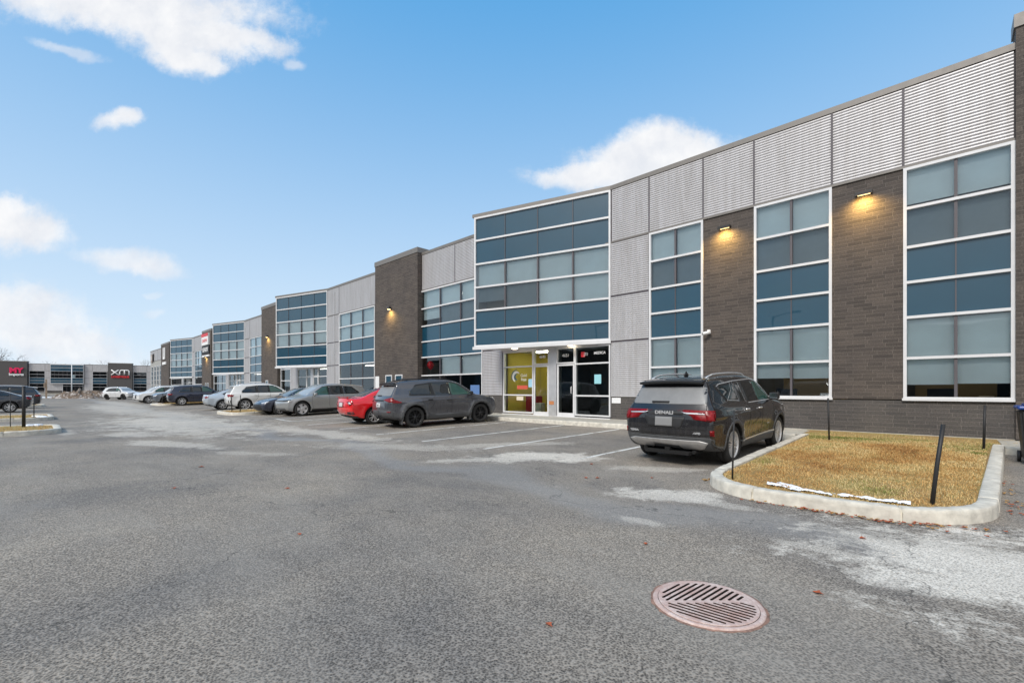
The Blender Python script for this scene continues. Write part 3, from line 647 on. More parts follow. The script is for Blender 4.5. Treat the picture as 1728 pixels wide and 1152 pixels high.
# ---------------------------------------------------------------- pavements, kerbs, planted islands
def offset_path(pts, d, closed=False):
    out = []
    n = len(pts)
    for i, p in enumerate(pts):
        a = Vector(pts[i - 1] if (i > 0 or closed) else p); b = Vector(pts[(i + 1) % n] if (i < n - 1 or closed) else p)
        t = (b - a).normalized(); nn = Vector((-t.y, t.x)); out.append((p[0] + nn.x * d, p[1] + nn.y * d))
    return out
def kerb(name, pts, width, h, label=None, parent=None, seed=0):
    """rounded concrete kerb along pts (outer edge on the right-hand side of travel), slightly uneven, with joints"""
    rr = random.Random(seed); D = [0]
    for a, b in zip(pts, pts[1:]): D.append(D[-1] + (Vector(b) - Vector(a)).length)
    step, joint = (.05 if D[-1] < 22 else .2), 1.45
    S = sorted(set([round(k * step, 4) for k in range(int(D[-1] / step) + 1)] + [round(d_, 4) for d_ in D] + [round(k * joint + e, 4) for k in range(1, int(D[-1] / joint) + 1) for e in (-.012, -.007, .007, .012) if k * joint + .02 < D[-1]]))
    def at_(q):
        k = min(len(D) - 2, max(0, int(np.searchsorted(D, q, 'right')) - 1)); t = (q - D[k]) / max(1e-9, D[k + 1] - D[k]); return tuple(Vector(pts[k]).lerp(Vector(pts[k + 1]), min(1, t)))
    P = [at_(q) for q in S]; mb = MB(); rings = []
    nrm = []
    for q in S:
        a_, b_ = Vector(at_(max(0, q - .12))), Vector(at_(min(D[-1], q + .12))); t_ = (b_ - a_).normalized(); nrm.append(Vector((-t_.y, t_.x)))
    ph = rr.uniform(0, 50); chip = 0
    for i, (q, o) in enumerate(zip(S, P)):
        ov = Vector(o); z0 = gz(o[1]); jm = abs((q + joint / 2) % joint - joint / 2) < .009 and q > .5; stone = int(q / joint)
        rs = random.Random(stone * 7 + seed); lift = rs.uniform(-.006, .006); sh = rs.uniform(-.005, .005)
        w1 = .0025 * math.sin(q * 9 + ph) + .002 * math.sin(q * 31 + ph * 2) + rr.uniform(-.0015, .0015)
        chip = chip * .6 + (rr.uniform(.01, .035) if rr.random() < .05 else 0)
        cut_ = .03 if jm else 0
        zt = z0 + h + lift + w1 - cut_ * .6
        prof = [(0 + sh, z0 - .03), (.008 + sh + cut_ + abs(w1), zt - .04 - chip * .6), (.014 + sh + cut_ + chip, zt - .008 - chip * .3), (.024 + sh + cut_ + chip, zt), (width * .5, zt + .002), (width - .02, zt), (width - .008, zt - .01), (width, z0 - .03)]
        nn_ = nrm[i]; rings.append([mb.V((ov.x + nn_.x * t, ov.y + nn_.y * t, zz)) for t, zz in prof])
    for A, B in zip(rings, rings[1:]):
        for k in range(len(A) - 1):
            f = mb.bm.faces.new((A[k], A[k + 1], B[k + 1], B[k])); f.smooth = k in (1, 2, 3, 4)
    for rg in (rings[0], rings[-1]): mb.bm.faces.new(rg)
    return mb.build(name, M_kerb, parent)
def arc(cx, cy, r, a0, a1, n=10, ry=None): return [(cx + r * math.cos(R(a0 + (a1 - a0) * i / n)), cy + (ry or r) * math.sin(R(a0 + (a1 - a0) * i / n))) for i in range(n + 1)]
M_soil = bpy.data.materials.new('dry_turf_soil'); M_soil.use_nodes = True
N = NT(M_soil.node_tree); b = N.n['Principled BSDF']; c = N.obj()
N.set(b.inputs['Base Color'], N.mix(N.mr(N.noise(c, 1.6, 5.), .35, .65), N.mix(N.mr(N.noise(c, 60., 3.), .3, .7), (.22, .12, .045), (.46, .30, .12)), (.36, .28, .10))); b.inputs['Roughness'].default_value = 1
bp = N.new('ShaderNodeBump', in_Height=N.noise(c, 90., 4.), in_Strength=.8, in_Distance=.02); N.set(b.inputs['Normal'], bp.outputs[0])
# blade colour varies from clump to clump
M_blade = bpy.data.materials.new('dry_grass_blade'); M_blade.use_nodes = True
N = NT(M_blade.node_tree); b = N.n['Principled BSDF']; at = N.new('ShaderNodeAttribute', attribute_name='tone')
rp = N.new('ShaderNodeValToRGB', i0=at.outputs['Fac']); rp.color_ramp.elements[0].color = (.26, .12, .035, 1); rp.color_ramp.elements[1].color = (.13, .17, .03, 1)
for p_, c_ in ((.25, (.48, .26, .085, 1)), (.5, (.62, .41, .16, 1)), (.72, (.68, .53, .27, 1)), (.86, (.33, .30, .08, 1))):
    e = rp.color_ramp.elements.new(p_); e.color = c_
N.set(b.inputs['Base Color'], rp.outputs[0]); b.inputs['Roughness'].default_value = .85
def blades(name, inside_, bbox, n, z_of, hgt, green_of, label, seed=1, lie=.75):
    rg = np.random.default_rng(seed); V, Fc, tone = [], [], []
    xs = rg.uniform(bbox[0], bbox[1], n); ys_ = rg.uniform(bbox[2], bbox[3], n)
    for x, y in zip(xs, ys_):
        if not inside_(x, y): continue
        a = rg.uniform(0, 6.283); L = hgt * rg.uniform(.5, 1.4) * (1 + .5 * mn.noise(Vector((x * 3, y * 3, 9)))); tilt = rg.uniform(.15, 1.) * lie * 1.45
        dx, dy = math.cos(a), math.sin(a); wv = rg.uniform(.002, .0048); z0 = z_of(x, y)
        hx, hy, hz_ = dx * math.sin(tilt) * L, dy * math.sin(tilt) * L, max(.012, math.cos(tilt) * L)
        i = len(V); px_, py_ = -dy * wv, dx * wv
        V += [(x - px_, y - py_, z0), (x + px_, y + py_, z0), (x + hx * .55 + px_ * .7, y + hy * .55 + py_ * .7, z0 + hz_ * .7), (x + hx * .55 - px_ * .7, y + hy * .55 - py_ * .7, z0 + hz_ * .7), (x + hx, y + hy, z0 + hz_ * .9)]
        Fc += [(i, i + 1, i + 2, i + 3), (i + 3, i + 2, i + 4)]
        cl = .5 + 1.1 * mn.fractal(Vector((x * .9, y * .9, seed)), 1, 2, 4); cl2 = mn.noise(Vector((x * 4, y * 4, 5)))
        t = min(1, max(0, rg.normal(.22 + .42 * cl + .16 * cl2, .11) + green_of(x, y) * rg.uniform(.2, .8))); tone += [t] * 5
    me = bpy.data.meshes.new(name); me.from_pydata(V, [], Fc); at_ = me.attributes.new('tone', 'FLOAT', 'POINT'); at_.data.foreach_set('value', tone)
    me.materials.append(M_blade); o = bpy.data.objects.new(name, me); COL.objects.link(o); return tag(o, label, 'grass', kind='stuff')
def island(x0, x1, ynose, yback, r, sgn, label, grass_label, nb, seed, w=.2, hgt=.05, skew=0.):
    """raised kerb round a strip of grass; sgn=1: opens towards +y, nose at low y"""
    if sgn > 0: pts = [(x0, yback), (x0, ynose + r)] + arc(x0 + r, ynose + r, r, 180, 270)[1:] + arc(x1 - r, ynose + r, r, 270, 360) + [(x1, yback)]
    else: pts = [(x1, yback), (x1, ynose - r)] + arc(x1 - r, ynose - r, r, 0, 90)[1:] + arc(x0 + r, ynose - r, r, 90, 180) + [(x0, yback)]
    sk = lambda x, y: x + skew * (y - ynose) * (x - x0) / (x1 - x0)
    pts = [(sk(x, y), y) for x, y in pts]
    e = empty('planted_island', ((x0 + x1) / 2, (ynose + yback) / 2, 0), label, 'island', 'kerbed grass islands between the parking bays')
    k = kerb('kerb', pts, w, .15, seed=seed); k.parent = e; k.location = (-e.location.x, -e.location.y, 0)
    ins = offset_path(pts, w * .8); m = MB()
    # turf surface, gently crowned
    cxm, cym = e.location.x, e.location.y
    f = [m.V((x - cxm, y - cym, gz(y) + .115)) for x, y in ins]
    m.bm.faces.new(f); bmesh.ops.triangulate(m.bm, faces=m.bm.faces); m.build('turf', M_soil, e)
    lo, hi = min(ynose, yback), max(ynose, yback)
    def inside_(x, y):
        x = x0 + (x - x0) / (1 + skew * (y - ynose) / (x1 - x0))
        if not (x0 + w < x < x1 - w): return False
        if sgn > 0 and y < ynose + w: return False
        if sgn < 0 and y > ynose - w: return False
        yc = ynose + sgn * r
        if (sgn > 0 and y < yc) or (sgn < 0 and y > yc):
            if x < x0 + r: return math.hypot(x - x0 - r, y - yc) < r - w
            if x > x1 - r: return math.hypot(x - x1 + r, y - yc) < r - w
        return True
    green = lambda x, y: (.55 if y > -2.6 else 0) + (.25 if abs(x - x0) < .5 else 0) if seed == 1 else 0
    blades('dry_grass', inside_, (x0, x1 + skew * 7, lo, hi), nb, lambda x, y: gz(y) + .108, hgt, green, grass_label, seed)
    return e
island(6.33, 9.27, -8.42, -1.55, 1.0, 1, 'near kerbed island of dry straw grass beside the black SUV', 'dry straw coloured grass on the near island', 90000, 1, w=.18, hgt=.032, skew=.075)
island(-21.6, -18.0, -7.6, -1.4, .9, 1, 'kerbed island in front of the white SUV with two black stakes', 'dry grass on the island before the white SUV', 5000, 2, hgt=.08)
island(-42.6, -38.6, -7.6, -1.2, .9, 1, 'far kerbed island beside the dark blue SUV', 'dry grass on the far island beside the dark blue SUV', 3000, 3, hgt=.1)
island(-14.9, -11.1, -14.05, -24, .9, -1, 'kerbed island at the left edge, nearest of that row, with thick black stake', 'rusty dry grass on the nearest left island', 6000, 4, hgt=.07)
island(-24.8, -20.4, -14.05, -24, .9, -1, 'kerbed island at the left edge in front of the black sedan', 'dry grass on the left island before the black sedan', 5000, 5, hgt=.08)
island(-47.5, -44, -14.1, -24, .9, -1, 'small far kerbed island at the left beyond the black sedan', 'dry grass on the small far left island', 1500, 6, hgt=.1)

# lawn strip along the foot of the wall
m = MB(); m.face([(6.2, -1.62, .262), (13.5, -1.62, .262), (13.5, -.03, .30), (6.2, -.03, .30)]); m.box(6.2, 13.5, -1.60, -.04, .0, .255)
tag(m.build('lawn_strip', M_soil), 'strip of thin lawn at the foot of the brick wall', 'lawn', kind='structure')
blades('lawn_grass', lambda x, y: not (6.2 < x < 6.4), (6.25, 13, -1.58, -.05), 16000, lambda x, y: .258, .05, lambda x, y: .62, 'greener grass along the foot of the brick wall', 11)
# pavement in front of the shops: slab with rounded kerb edge
def pavement(x0, x1, label, seed):
    m = MB(); n = int((x1 - x0) / 2.4); rr = random.Random(seed)
    for i in range(n):
        a = x0 + (x1 - x0) * i / n; b_ = x0 + (x1 - x0) * (i + 1) / n; dz = rr.uniform(-.003, .003)
        m.box(a + .004, b_ - .004, -1.81, -.0, .05, .297 + dz)
    tag(m.build('pavement', M_conc), label, 'pavement', kind='structure')
    k = kerb('pavement_kerb', [(x0, -2.0), (x1, -2.0)], .19, .145, seed=seed); tag(k, label.replace('pavement', 'kerb of the pavement'), 'kerb', kind='structure')
pavement(-18.0, 6.30, 'concrete pavement before the nearest shop doors', 21)
pavement(-38.5, -21.6, 'concrete pavement before the second shop doors', 22); pavement(-104, -42.7, 'concrete pavement along the far shops', 23); pavement(9.75, 34, 'concrete pavement beyond the near island', 24)
m = MB(); m.box(-104, 34, -.0, .34, .0, .24); m.box(-38.4, -16.5, .0, .5, .0, .285); m.box(-104, -38.4, .0, 1.3, .0, .285); tag(m.build('footing', M_conc), 'concrete footing along the building', 'footing', kind='structure')

# ---------------------------------------------------------------- bay lines
M_line = bpy.data.materials.new('worn_line_paint'); M_line.use_nodes = True
N = NT(M_line.node_tree); b = N.n['Principled BSDF']; c = N.obj(); b.inputs['Base Color'].default_value = (.74, .73, .69, 1); b.inputs['Roughness'].default_value = .85
tr = N.new('ShaderNodeBsdfTransparent'); wear = N.m('ADD', N.m('MULTIPLY', N.noise(c, 2.3, 6., .7), 1.), N.m('MULTIPLY', N.noise(c, 60., 3., .7), .8))
mx = N.new('ShaderNodeMixShader', i0=N.mr(wear, .74, .86), i1=tr.outputs[0], i2=b.outputs[0]); N.l.new(mx.outputs[0], N.n['Material Output'].inputs[0])
def line(x0, y0, x1, y1, label, w_=.10):
    d = (Vector((x1, y1)) - Vector((x0, y0))).normalized(); nn = Vector((-d.y, d.x)) * w_ / 2; m = MB(); pts = []
    brk = sorted([0, 1] + [(yy - y0) / (y1 - y0) for yy in (-8.5, -2.0) if abs(y1 - y0) > .3 and 0 < (yy - y0) / (y1 - y0) < 1])
    for a, b_ in zip(brk, brk[1:]):
        p = Vector((x0, y0)).lerp(Vector((x1, y1)), a); q = Vector((x0, y0)).lerp(Vector((x1, y1)), b_)
        m.face([(p.x + nn.x, p.y + nn.y, gz(p.y) + .004), (q.x + nn.x, q.y + nn.y, gz(q.y) + .004), (q.x - nn.x, q.y - nn.y, gz(q.y) + .004), (p.x - nn.x, p.y - nn.y, gz(p.y) + .004)])
    tag(m.build('bay_line', M_line), label, 'bay line', 'painted lines between the parking bays')
for k, (a, bq) in enumerate((((3.72, -7.3), (4.05, -2.1)), ((1.2, -7.5), (1.6, -2.1)), ((-1.1, -7.6), (-.6, -2.1)), ((-3.6, -7.5), (-3.1, -2.1)), ((-6.2, -7.4), (-5.9, -2.1)), ((-8.9, -7.4), (-8.6, -2.1)), ((-11.3, -7.1), (-11.1, -2.1)), ((-13.4, -7.1), (-13.2, -2.1)), ((-16.4, -7.2), (-16.2, -2.1)))):
    line(*a, *bq, ['worn white bay line left of the black SUV', 'worn white bay line second to the left of the black SUV', 'worn white bay line third to the left of the black SUV', 'worn bay line right of the grey SUV', 'bay line between the grey SUV and the red car', 'bay line left of the red car', 'bay line in the gap left of the red car, running to the pavement', 'bay line right of the silver hatchback', 'bay line left of the silver hatchback'][k])
line(-11.3, -7.1, -13.4, -7.0, 'worn cross line closing the empty bay beside the silver hatchback')

# ---------------------------------------------------------------- drain grate
d = empty('drain_grate', (7.78, -11.62, 0), 'round rusty pink iron drain grate with chevron slots in the asphalt', 'drain grate'); d.scale = (.975, .975, 1)
M_iron = bpy.data.materials.new('rusty_pink_iron'); M_iron.use_nodes = True
N = NT(M_iron.node_tree); b = N.n['Principled BSDF']; c = N.obj()
N.set(b.inputs['Base Color'], N.mix(N.mr(N.noise(c, 7., 6., .7), .38, .68), N.mix(N.mr(N.noise(c, 45., 4.), .3, .7), (.52, .40, .36), (.76, .63, .57)), (.48, .30, .25))); b.inputs['Roughness'].default_value = .75; b.inputs['Metallic'].default_value = .1
bp = N.new('ShaderNodeBump', in_Height=N.noise(c, 120., 3.), in_Strength=.4, in_Distance=.004); N.set(b.inputs['Normal'], bp.outputs[0])
M_rust = mat('rust_edge', (.27, .16, .12), .9, var=.4, vs_=20., bump=.4, bs=60.)
ang = math.atan2(RGT.y, RGT.x)           # the grate's spine lies across the view
m = MB(); m.lathe([(.316, .009), (.334, .012), (.345, .009), (.349, .001)], 72, 'Z'); m.build('frame_ring', M_iron, d)
m = MB(); m.lathe([(.349, .003), (.356, .0045), (.361, .001)], 60, 'Z')
rr = random.Random(5)
for v in m.bm.verts:
    if v.co.to_2d().length > .355: v.co.xy *= 1 + rr.uniform(-.01, .03)
m.build('rust_stain', M_rust, d)
m = MB(); m.lathe([(.001, .0035), (.318, .0035)], 40, 'Z'); m.build('shade_disc', mat('shade_black', (.012, .009, .008), 1.), d)  # flat black disc in place of a pit, its shade put into the colour
disc = MB(); disc.lathe([(.001, .004), (.311, .004), (.313, .012), (.308, .0145), (.001, .0145)], 72, 'Z', smooth=False); bmesh.ops.remove_doubles(disc.bm, verts=disc.bm.verts, dist=.0015)
cut = MB(); C2 = Matrix.Rotation(ang, 4, 'Z')
def slot(x0, y0, x1, y1, w_):
    p, q = Vector((x0, y0)), Vector((x1, y1)); a = math.atan2(q.y - p.y, q.x - p.x); pts = []
    for cx_, sgn in ((q, -90), (p, 90)):
        for k in range(7): t = a + R(sgn + 180 * k / 6); pts.append((cx_.x + w_ * math.cos(t), cx_.y + w_ * math.sin(t)))
    cut.T = C2; cut.prism(pts, -.01, .03)
# upper slots lean one way, lower slots the other, meeting along the spine
for sg, dx_, hw in ((1, .216, .0095), (-1, .216, .0095)):
    for i in range(-9, 14):
        x = -.262 + .060 * i; ts = []
        for k in range(61):
            t = k / 60; px_, py_ = x + dx_ * t * 1.5, sg * (.024 + .27 * t)
            if math.hypot(px_, py_) < .284: ts.append((px_, py_))
        if len(ts) > 5: slot(*ts[0], *ts[-1], hw)
for f_ in cut.bm.faces: f_.material_index = 1
M_slot_shade = mat('slot_shade', (.035, .018, .012), .95)  # slot walls coloured dark to stand for the shade inside them
do = disc.build('grate', [M_iron, M_slot_shade], d); co = cut.build('cutter', [M_iron, M_slot_shade])
bo = do.modifiers.new('b', 'BOOLEAN'); bo.operation = 'DIFFERENCE'; bo.object = co; bo.solver = 'EXACT'
bpy.context.view_layer.update(); co.location = d.location; co.scale = d.scale; bpy.context.view_layer.update()
dg = bpy.context.evaluated_depsgraph_get(); nm = bpy.data.meshes.new_from_object(do.evaluated_get(dg)); do.modifiers.clear(); do.data = nm; bpy.data.objects.remove(co)

# ---------------------------------------------------------------- stakes
def stake(x, y, h, r, lx, ly, label, base=.1, grp='black stakes marking the islands'):
    z0 = gz(y) + base; m = MB(); m.tube([(x, y, z0 - .1), (x + lx * .5, y + ly * .5, z0 + h * .5), (x + lx, y + ly, z0 + h)], [r, r, r * .95], 7)
    tag(m.build('stake', M_black), label, 'stake', grp)
stake(6.74, -7.87, .98, .012, .03, .0, 'thin metal stake at the corner of the near island before the black SUV wheel')
stake(7.06, -2.46, .95, .018, -.02, -.02, 'black stake at the back corner of the near island beside the black SUV')
stake(8.8, -7.84, .90, .021, .10, .08, 'thick black leaning stake at the front of the near island')
stake(9.45, -2.32, .84, .021, .02, .01, 'black stake at the back right corner of the near island by the wall')
stake(-13.94, -14.93, 1.42, .05, 0, 0, 'thickest black stake on the nearest left island')
stake(-17.04 + 2.6, -15.25, 1.15, .012, 0, 0, 'thin black stake behind the thick one on the nearest left island')
stake(-20.9, -14.7, 1.0, .02, 0, 0, 'black stake on the left island before the black sedan')
stake(-44.85, -14.9, 1.0, .05, 0, 0, 'black stake on the small far left island')
stake(-20.6, -6.9, .82, .028, -.10, .0, 'leaning black stake behind the pale blue sedan')
stake(-19.1, -6.9, .95, .022, .0, .02, 'upright black stake behind the white SUV rear wheel')
stake(-41.2, -6.9, .9, .03, .0, .02, 'black stake on the far island beside the dark blue SUV')

# ---------------------------------------------------------------- wheelie bin at the right edge
b = empty('recycling_bin', (10.08, -3.05, gz(-3.05)), 'black recycling bin with blue lid at the right edge beyond the near island', 'bin')
m = MB(); a = [(-.23, -.27), (.23, -.27), (.23, .27), (-.23, .27)]; lo_ = [m.V((x * .85, y * .8, .06)) for x, y in a]; hi_ = [m.V((x * 1.12, y * 1.1, .92)) for x, y in a]
m.bm.faces.new(hi_); m.bm.faces.new(lo_[::-1])
for i in range(4): m.bm.faces.new((lo_[i], lo_[(i + 1) % 4], hi_[(i + 1) % 4], hi_[i]))
bmesh.ops.bevel(m.bm, geom=list(m.bm.edges), offset=.03, segments=3, affect='EDGES'); m.build('body', M_black, b)
m = MB(); m.box(-.29, .29, -.34, .33, .92, .985, bev=.03); m.box(-.2, .2, -.25, .22, .98, 1.02, bev=.018); m.build('lid', mat('blue_plastic', (.01, .05, .25), .4), b)
for sx in (-.22, .22):
    m = MB(); m.lathe([(.001, -.02), (.1, -.02), (.1, .02), (.001, .02)], 20, 'X')
    for v in m.bm.verts: v.co += Vector((sx, .26, .1))
    m.build('wheel', M_black, b)

# ---------------------------------------------------------------- snow
M_snow = mat('snow', (.82, .84, .88), .7, var=.06, vs_=8., bump=.6, bs=14.)
def blob_patch(name, cx_, cy_, a, b_, rot, h, z0, m_, label, n=40, seed=0, kind='stuff', jag=.6, cat='snow'):
    rr = random.Random(seed); m = MB(); ph = [rr.uniform(0, 6.28) for _ in range(5)]; rings = []
    for t_, hh in ((1., 0), (.93, .55), (.7, .9), (.35, 1.), (.0, 1.)):
        ring = []
        for k in range(n):
            t = 6.2832 * k / n; q = 1 + jag * (math.sin(2 * t + ph[0]) * .4 + math.sin(5 * t + ph[1]) * .3 + math.sin(9 * t + ph[2]) * .2 + math.sin(17 * t + ph[3]) * .12)
            x, y = a * q * t_ * math.cos(t), b_ * q * t_ * math.sin(t); c_, s_ = math.cos(rot), math.sin(rot)
            ring.append(m.V((cx_ + x * c_ - y * s_, cy_ + x * s_ + y * c_, z0 + h * hh * (1 + rr.uniform(-.2, .2) * (hh > 0)))))
        rings.append(ring)
    for A, B in zip(rings, rings[1:]):
        for k in range(n): m.bm.faces.new((A[k], A[(k + 1) % n], B[(k + 1) % n], B[k])).smooth = True
    bmesh.ops.remove_doubles(m.bm, verts=m.bm.verts, dist=1e-4)
    return tag(m.build(name, m_), label, cat, kind=kind)
m = MB(); nx, ny = 200, 40; gr = {}
for i in range(nx):
    for j in range(ny):
        x, y = 7.2 + 1.45 * i / nx, -8.2 + .34 * j / ny; yc = -8.02 - .05 * math.sin((x - 7.2) * 2.2) + (.10 if x < 7.5 else 0) * (7.5 - x) / .3
        q = 1 - abs(y - yc) / (.05 + .035 * mn.noise(Vector((x * 3, 0, 4)))) + 1.3 * mn.fractal(Vector((x * 9, y * 14, 3)), 1, 2, 4) - .35 * max(0, 1 - abs(x - 7.95) * 3)
        if q > .12: gr[i, j] = m.V((x, y, gz(y) + .132 + min(.03, q * .022)))
for (i, j), v_ in gr.items():
    if (i + 1, j) in gr and (i, j + 1) in gr and (i + 1, j + 1) in gr: m.bm.faces.new((v_, gr[i + 1, j], gr[i + 1, j + 1], gr[i, j + 1])).smooth = True
tag(m.build('snow', M_snow), 'broken crusty snow traces along the front kerb of the near island', 'snow', kind='stuff')
blob_patch('snow', 7.42, -7.82, .16, .05, R(-30), .025, .13, M_snow, 'small lump of snow in the grass of the near island', seed=4)
blob_patch('snow', -14.5, -14.7, .3, .2, 0, .05, .12, M_snow, 'thin snow on the nearest left island', seed=6)
blob_patch('snow', -21.8, -14.5, .8, .2, .2, .05, .13, M_snow, 'thin snow on the nose of the left island before the black sedan', seed=7)
blob_patch('snow', -41.8, -7.1, .9, .4, .2, .12, .05, M_snow, 'thin snow beside the far island', seed=8)
# dirty ploughed heap
M_dirty = bpy.data.materials.new('dirty_snow'); M_dirty.use_nodes = True; N = NT(M_dirty.node_tree); bq = N.n['Principled BSDF']; c = N.obj()
N.set(bq.inputs['Base Color'], N.mix(N.mr(N.noise(c, 1.8, 6., .75), .5, .66), (.15, .11, .08), (.62, .60, .59))); bq.inputs['Roughness'].default_value = .9
base_ = CAM.to_2d() + RGT.to_2d() * ((141 - CX) / FPX * 73) + FWD.to_2d() * 73
m = MB(); n = 46; G_ = [[None] * n for _ in range(n)]; rr = random.Random(9)
for i in range(n):
    for j in range(n):
        u_, v_ = i / (n - 1) * 2 - 1, j / (n - 1) * 2 - 1; fall = max(0, 1 - u_ * u_) ** .7 * max(0, 1 - v_ * v_) ** .6
        hh = fall * (.75 + .65 * mn.fractal(Vector((u_ * 3, v_ * 3, 2)), 1, 2, 4) + .35 * mn.noise(Vector((u_ * 9, v_ * 9, 0)))) * 1.25
        p = base_ + RGT.to_2d() * u_ * 3.6 + FWD.to_2d() * v_ * 2.6; G_[i][j] = m.V((p.x, p.y, max(-.02, hh) + .0))
for i in range(n - 1):
    for j in range(n - 1): m.bm.faces.new((G_[i][j], G_[i + 1][j], G_[i + 1][j + 1], G_[i][j + 1]))
tag(m.build('snow_heap', M_dirty), 'dirty ploughed snow heap at the far end of the lane', 'snow heap')
p = CAM.to_2d() + RGT.to_2d() * ((95 - CX) / FPX * 78) + FWD.to_2d() * 78
blob_patch('snow', p.x, p.y, 5, 1.2, math.atan2(RGT.y, RGT.x), .12, gz(p.y) - .01, M_snow, 'snow left at the far end of the lane beside the heap', seed=12)

# ---------------------------------------------------------------- fallen leaves
M_leaf = mat('fallen_leaf', (.38, .09, .03), .7, var=.35, vs_=30.); M_leaf2 = mat('fallen_leaf_tan', (.42, .24, .08), .7, var=.3, vs_=30.)
def leaf_into(m, x, y, z0, s, a, rr):
    c_, s_ = math.cos(a), math.sin(a); pts = []
    for k in range(10):
        t = 6.2832 * k / 10; r = s * (1 + .28 * math.cos(5 * t)) * (.6 if k in (4, 6) else 1); u_, v_ = r * math.cos(t), r * .62 * math.sin(t)
        pts.append(m.V((x + u_ * c_ - v_ * s_, y + u_ * s_ + v_ * c_, z0 + .006 + abs(v_) * .35 + rr.uniform(0, .006))))
    cc = m.V((x, y, z0 + .006))
    for k in range(10): m.bm.faces.new((cc, pts[k], pts[(k + 1) % 10]))
rr = random.Random(31)
LV = [(8.27, -10.95, .035, 'near the lower right corner'), (8.35, -9.3, .035, 'on the pale stain right of the drain'), (6.95, -10.85, .03, 'left of the drain grate'), (7.2, -12.55, .028, 'in the foreground below the drain grate'), (4.4, -12.9, .03, 'in the left foreground'),
      (4.95, -8.55, .045, 'in the lane before the black SUV'), (4.8, -8.65, .045, 'beside another leaf before the black SUV'), (4.2, -7.6, .04, 'beside the pale stain left of the black SUV'), (2.2, -12.2, .04, 'in the left middle of the lane'), (1.0, -13.3, .045, 'left of the lane, reddish'),
      (-.8, -12.6, .05, 'far left in the lane'), (5.6, -8.0, .03, 'close before the black SUV bumper')]
for x, y, s_, lb in LV:
    m = MB(); leaf_into(m, x, y, gz(y), s_, rr.uniform(0, 6.28), rr); tag(m.build('fallen_leaf', M_leaf), 'single orange fallen leaf ' + lb, 'leaf', 'fallen leaves on the asphalt')
m = MB(); m2 = MB()
for _ in range(150):
    t = rr.random()
    x = rr.gauss(7.95, .42) if t < .55 else (rr.gauss(8.85, .25) if t < .75 else 9.42 + abs(rr.gauss(0, .08))); y = (-8.47 - abs(rr.gauss(0, .04))) if t < .55 else ((-8.38 + (x - 8.6) * .3 - abs(rr.gauss(0, .04))) if t < .75 else rr.uniform(-7.4, -4.2))
    leaf_into(m if rr.random() < .7 else m2, x, y, gz(y) + rr.uniform(0, .02), rr.uniform(.014, .034), rr.uniform(0, 6.28), rr)
for _ in range(18): leaf_into(m2, 6.28 + rr.gauss(0, .04), -7.55 + rr.gauss(0, .06), rr.uniform(0, .03), rr.uniform(.02, .04), rr.uniform(0, 6.28), rr)
tag(m.build('leaf_litter', M_leaf), 'reddish leaf litter gathered against the near island kerb', 'leaf litter', kind='stuff'); tag(m2.build('leaf_litter', M_leaf2), 'tan leaf litter gathered against the near island kerb', 'leaf litter', kind='stuff')

# ---------------------------------------------------------------- bare trees
M_bark = mat('winter_bark', (.14, .11, .09), .9, var=.2)
def tree_mesh(h, seed, depth=6, spread=.5, thin=1.):
    rr = random.Random(seed); tr_ = MB(); cr = MB()
    def grow(mb, p, d_, L, r, k):
        n = 3; pts = [p]; dd = d_.copy()
        for i in range(n):
            dd = (dd + Vector((rr.gauss(0, .12), rr.gauss(0, .12), rr.gauss(.03, .05)))).normalized(); pts.append(pts[-1] + dd * L / n)
        mb.tube(pts, [r, r * .88, r * .76, r * .64], 6 if k == 0 else (5 if k < 3 else 3), cap=k == 0)
        if k >= depth: return
        nb = rr.choice((2, 3, 3)) if k else 4
        for i in range(nb):
            a = rr.uniform(0, 6.28); s = spread * rr.uniform(.6, 1.3); ax = Vector((math.cos(a), math.sin(a), 0))
            nd = (dd * math.cos(s) + (ax - dd * ax.dot(dd)).normalized() * math.sin(s)).normalized()
            start = pts[-1] if i == 0 or k == 0 else pts[rr.choice((1, 2, 3))]
            grow(cr, start, nd, L * rr.uniform(.62, .86), r * .60, k + 1)
    grow(tr_, Vector((0, 0, 0)), Vector((0, 0, 1)), h * .26, h * .017 * thin, 0)
    return tr_, cr
def bare_tree(x, y, h, seed, label, grp, **kw):
    t = empty('bare_tree', (x, y, gz(y)), label, 'tree', grp); a, b_ = tree_mesh(h, seed, **kw); a.build('trunk', M_bark, t); b_.build('crown', M_bark, t); return t
def fpos(px, d_): p = CAM.to_2d() + RGT.to_2d() * ((px - CX) / FPX * d_) + FWD.to_2d() * d_; return p.x, p.y
protos = [bare_tree(*fpos(8, 152), 17.5, 1, 'tall bare tree rising behind the tower with pink letters', 'bare trees behind the far building', thin=1.3),
          bare_tree(*fpos(60, 160), 13.2, 5, 'thin bare tree showing over the roof just right of the pink lettered tower', 'bare trees behind the far building')]
FT = [(30, .9, 'small bare treetop over the left dark tower'), (72, .97, 'bare treetop over the dark windows of the far building'), (92, .84, 'faint bare treetop left of the white street lamp'), (124, .90, 'faint bare treetop over the blue glass of the far building'), (150, .92, 'bare treetop over the middle of the far building roof'),
      (166, 1.0, 'bare treetop just left of the tower with white letters'), (206, .93, 'faint bare treetop over the tower with white letters'), (230, 1.05, 'bare treetop right of the tower with white letters'), (247, .95, 'bare treetop beside the pale end wall of the long building')]
for px, s_, lb in FT:
    t = copy_tree(protos[1]); x, y = fpos(px, 158 + (px % 7)); t.location = (x, y, 0); t.scale = (s_, s_, s_ * 1.02); t.rotation_euler.z = px; t['label'] = lb
bare_tree(9.9, -27, 7.2, 11, 'spreading bare tree mirrored in the rightmost window', 'bare trees behind the camera', spread=.6)
